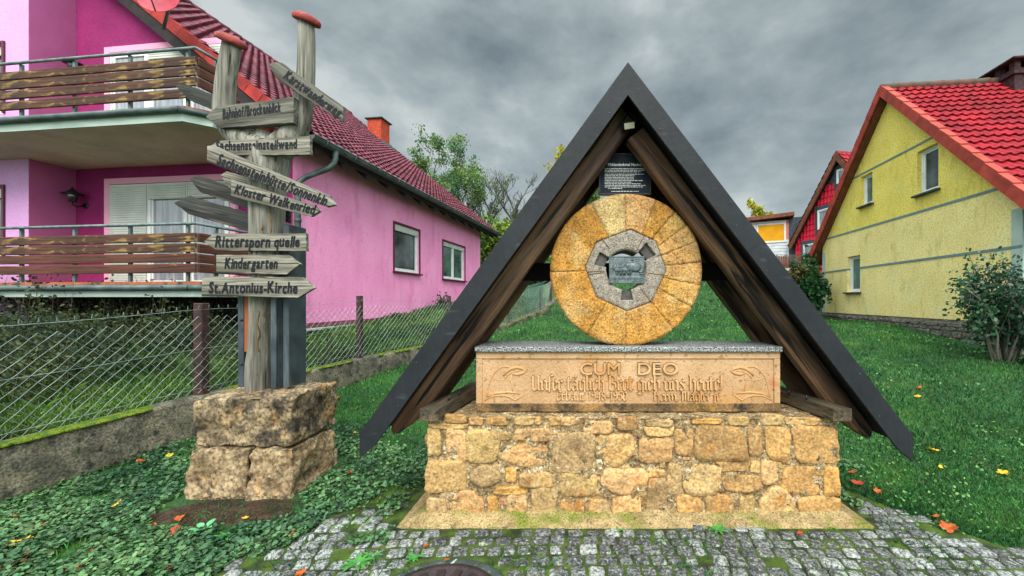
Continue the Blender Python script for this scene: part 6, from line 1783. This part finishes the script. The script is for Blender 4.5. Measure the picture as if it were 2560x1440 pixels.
V = np.stack([np.stack([X + sz * (c * np.cos(az) - s_ * np.sin(az)), Y + sz * (c * np.sin(az) + s_ * np.cos(az)), Z + sz * (tl[:, 0] * (c * np.cos(az) - s_ * np.sin(az)) + tl[:, 1] * (c * np.sin(az) + s_ * np.cos(az)) - .25 * (c * c + s_ * s_) + .18)], -1) for c, s_ in shp], 1).reshape(-1, 3)
tag(np_obj('ground_ivy', V, np.arange(n * 10).reshape(-1, 10), 10, m_clover), kind='stuff')
rs = np.random.RandomState(23)
X, Y = sample_lawn(15000, rs, 2.6, 20); zn = np.array([mnoise.noise(Vector((x * .9, y * .9, 6))) for x, y in zip(X, Y)])
k = (X > fence_x(Y) + .12) & ~inside_pedestal(X, Y) & ~inside_wall(X, Y) & (zn > -.05) & ((X < -1.3) | (X > 2.3) | (Y > 3.7)) & ~((Y > 6.9) & (X > 7.7 + .107 * (Y - 7.1)) & (Y < 15)) & ~((X + 2.55) ** 2 / .30 + (Y - 2.92) ** 2 / .075 < 1)
X, Y = X[k], Y[k]; n = len(X)
V, F = leaf_cloud(np.stack([X, Y, lawn(X, Y) + lumps(X, Y) + .022 + .0026 * Y], -1), .0045 + .0017 * Y, rs, up=.75, asp=.85)
tag(np_obj('lawn_clover', V, F, 6, mat('pale_clover', S(66, 120, 58), S(104, 142, 74), 1.2, .55, isl=.45, hue=.03, trans=.2)), kind='stuff')
# twigs and litter on the bare soil
mb = MB(); rr = random.Random(31)
for _ in range(420):
    a = rr.uniform(0, 6.283); q = math.sqrt(rr.random()); x, y = -2.55 + .50 * q * math.cos(a), 2.92 + .25 * q * math.sin(a)
    z = gz_(x, y) + .012 + rr.uniform(0, .012); b = rr.uniform(0, 6.283); l_ = rr.uniform(.015, .05)
    mb.tube([(x, y, z), (x + l_ * math.cos(b), y + l_ * math.sin(b), z + rr.uniform(-.004, .012))], rr.uniform(.0012, .003), 3, cap=False)
tag(part(mb, 'twig_litter', mat('twig', S(96, 66, 44), S(58, 42, 32), 30, .95)), kind='stuff')

# ---- countable ground plants
def rosette(x, y, z, n, ln, wd, m, label, seed, broad=False, group=None):
    rr = random.Random(seed); mb = MB()
    for k in range(n):
        a = 6.283 * k / n + rr.uniform(-.3, .3); L_ = ln * rr.uniform(.7, 1.2); pts = []
        M_ = Matrix.Translation((x, y, z)) @ Matrix.Rotation(a, 4, 'Z'); vs = []
        for i in range(7):
            f = i / 6; w = wd * math.sin(math.pi * (.12 + .88 * f) ** (.8 if not broad else 1.6)) * (1 if broad else (1 + .35 * (-1) ** i)); w = max(w, .0012)
            h = L_ * (.55 * f - .42 * f * f) + (.01 if broad else 0) + L_ * .4 * f * broad
            for sg, up in ((-1, .25), (0, 0), (1, .25)): vs.append(M_ @ Vector((L_ * f, sg * w, h + up * w)))
        mb.add(vs, [(i*3+j, i*3+j+1, (i+1)*3+j+1, (i+1)*3+j) for i in range(6) for j in range(2)], smooth=True)
    o = solo(mb, 'rosette_plant', m, (x, y, z), label, 'plant', group)
    return o
m_ros = mat('rosette_leaf', S(58, 128, 52), S(86, 150, 66), 20, .5, trans=.2); m_ros2 = mat('pale_broad_leaf', S(110, 186, 128), S(84, 158, 100), 25, .45, trans=.2)
def gp(u, v):      # ground point under a pixel, flat foreground
    d = 1.545 / ((v - 750) / 1000); return (u - 1440) * d / 1000, d
for i, (u, v_, n, ln, wd, m, lab, br) in enumerate((
    (508, 1335, 5, .075, .020, m_ros2, 'pale broad leaved seedling beside the bare soil before the pedestal', True), (565, 1347, 9, .085, .010, m_ros, 'dandelion rosette right of the pale seedling', False),
    (893, 1415, 11, .10, .012, m_ros, 'large jagged rosette growing between the cobbles near the drain cover', False), (930, 1398, 9, .07, .010, m_ros, 'smaller jagged rosette beside the large one among the cobbles', False),
    (1540, 1334, 9, .06, .008, m_ros, 'fine leaved tuft in the joint below the middle of the wall', False), (1795, 1330, 9, .08, .010, m_ros, 'bright leafy tuft at the foot of the wall, right of the fine tuft', False),
    (1035, 1400, 9, .06, .009, m_ros, 'small rosette in the cobbles just above the drain cover', False), (2080, 1322, 8, .055, .006, m_ros, 'little grass like tuft at the right end of the footing', False))):
    x, y = gp(u, v_); rosette(x, y, .012, n, ln, wd, m, lab, 100 + i, br)
for i in range(8):
    pass

# ---- fallen leaves
def fallen(u, v, size, m, label, seed, d=None, kind_=0, group='fallen autumn leaves', rz=None):
    rr = random.Random(seed)
    if d is None:
        # walk the ray to the ground
        d = 1.6
        while d < 30:
            x = (u - 1440) * d / 1000; z = EYE + (750 - v) * d / 1000
            if z <= gz_(x, d) + .03: break
            d += .01
    x = (u - 1440) * d / 1000; z = gz_(x, d) + .034 + (0 if X is None else 0)
    lobes = 5; pts = []
    for k in range(30):
        a = 6.283 * k / 30; q = (.62 + .38 * abs(math.cos(a * lobes / 2)) ** .8) if kind_ == 0 else (.45 + .55 * abs(math.cos(a)) ** 1.5)
        pts.append((q * math.cos(a), q * math.sin(a)))
    c1, c2 = rr.uniform(-.5, .5), rr.uniform(.2, .9); az = rr.uniform(0, 6.283)
    M_ = Matrix.Translation((x, d, z)) @ Matrix.Rotation(az, 4, 'Z') @ Matrix.Rotation(rr.uniform(-.4, .4), 4, 'X') @ Matrix.Rotation(rr.uniform(-.3, .3), 4, 'Y')
    vs = [M_ @ Vector((0, 0, 0))]
    for ring in (.5, 1.0):
        for px, py in pts:
            px, py = px * ring * size, py * ring * size
            vs.append(M_ @ Vector((px, py, c2 * (px * px) / size * .6 + c1 * py * py / size * .6 + rr.uniform(-.05, .05) * size * ring)))
    n = len(pts)
    fs = [(0, 1+k, 1+(k+1)%n) for k in range(n)] + [(1+k, 1+n+k, 1+n+(k+1)%n, 1+(k+1)%n) for k in range(n)]
    mb = MB().add(vs, fs, smooth=True)
    mb.tube([M_ @ Vector((-size * .4, 0, .002)), M_ @ Vector((-size * 1.2, size * .15, size * .25))], size * .04, 4)
    return solo(mb, 'fallen_leaf', m, (x, d, z), label, 'leaf', group)
LV = [
 (425,1333,.050,m_fall_r,'bright red orange crumpled leaf in the ground ivy before the pedestal'), (357,1153,.046,m_fall_o,'vivid orange leaf near the kerb wall, highest of the orange ones'),
 (228,1385,.034,m_fall_o,'orange leaf alone in the ivy left of the red one'), (50,1357,.050,m_fall_y,'yellow brown curled leaf at the left edge, above the big brown one'),
 (88,1322,.046,m_fall_o,'long orange curled leaf near the left edge'), (28,1418,.070,m_fall_b,'big brown curled leaf in the bottom left corner'),
 (285,1265,.044,m_fall_y,'long yellow tan leaf in the middle of the ground ivy'), (430,1423,.048,m_fall_b,'brown lobed leaf at the bottom edge of the ivy'),
 (451,1296,.030,m_fall_o,'orange leaf at the edge of the bare soil'), (38,1291,.030,m_fall_o,'small orange leaf by the left edge above the long one'),
 (170,1281,.024,m_fall_o,'small orange leaf between the long yellow and long orange leaves'), (425,1140,.030,m_fall_y,'tan leaf beside the pedestal corner'),
 (183,1426,.032,m_fall_b,'brown leaf at the bottom edge right of the big curled one'), (75,1383,.024,m_fall_b,'small brown leaf below the yellow brown curled one'),
 (383,1313,.018,m_fall_o,'tiny orange leaf left of the red crumpled one'), (727,1335,.028,m_fall_o,'orange leaf where the ivy meets the pale cobbles'),
 (612,1297,.020,m_fall_y,'small yellow petal like leaf at the right end of the bare soil'), (1065,1366,.016,m_fall_r,'tiny red leaf on the cobbles above the drain cover'),
 (1119,1401,.018,m_fall_o,'small orange leaf right at the drain cover rim'), (752,1436,.030,m_fall_o,'orange leaf at the bottom edge among pale cobbles'),
 (2001,1336,.020,m_fall_r,'small red leaf at the foot of the wall, right part'), (876,1182,.026,m_fall_r,'pinkish red leaf in the ivy left of the wall'),
 (845,995,.038,m_fall_o,'orange leaf on the lawn beside the pedestal top'), (889,1083,.026,m_fall_y,'pale yellow leaf by the left roof foot'),
 (2297,970,.050,m_fall_o,'orange leaf on the upper right lawn'), (2295,992,.040,m_fall_y,'thin yellow leaf just below the upper orange one'),
 (2332,1126,.048,m_fall_y,'yellow tan leaf on the lawn right of the roof foot'), (2353,1171,.030,m_fall_y,'small yellow leaf below the tan one on the right lawn'),
 (2508,1185,.044,m_fall_y,'bright yellow maple leaf at the far right of the lawn'), (2130,1182,.036,m_fall_o,'orange leaf right of the wall, upper of a pair'),
 (2143,1208,.042,m_fall_r,'rust red leaf right of the wall, lower of a pair'), (2194,1230,.028,m_fall_o,'orange leaf at the edge of the paving right of the wall'),
 (2147,1260,.014,m_fall_y,'tiny yellow leaf on the paving by the right footing'), (2336,1294,.034,m_fall_o,'orange leaf on the lower right lawn'),
 (2372,1320,.050,m_fall_o,'large orange leaf on the lower right lawn, beside the paving')]
for i, (u, v_, sz, m, lab) in enumerate(LV): fallen(u, v_, sz, m, lab, 200 + i, kind_=0 if i % 3 else 1)
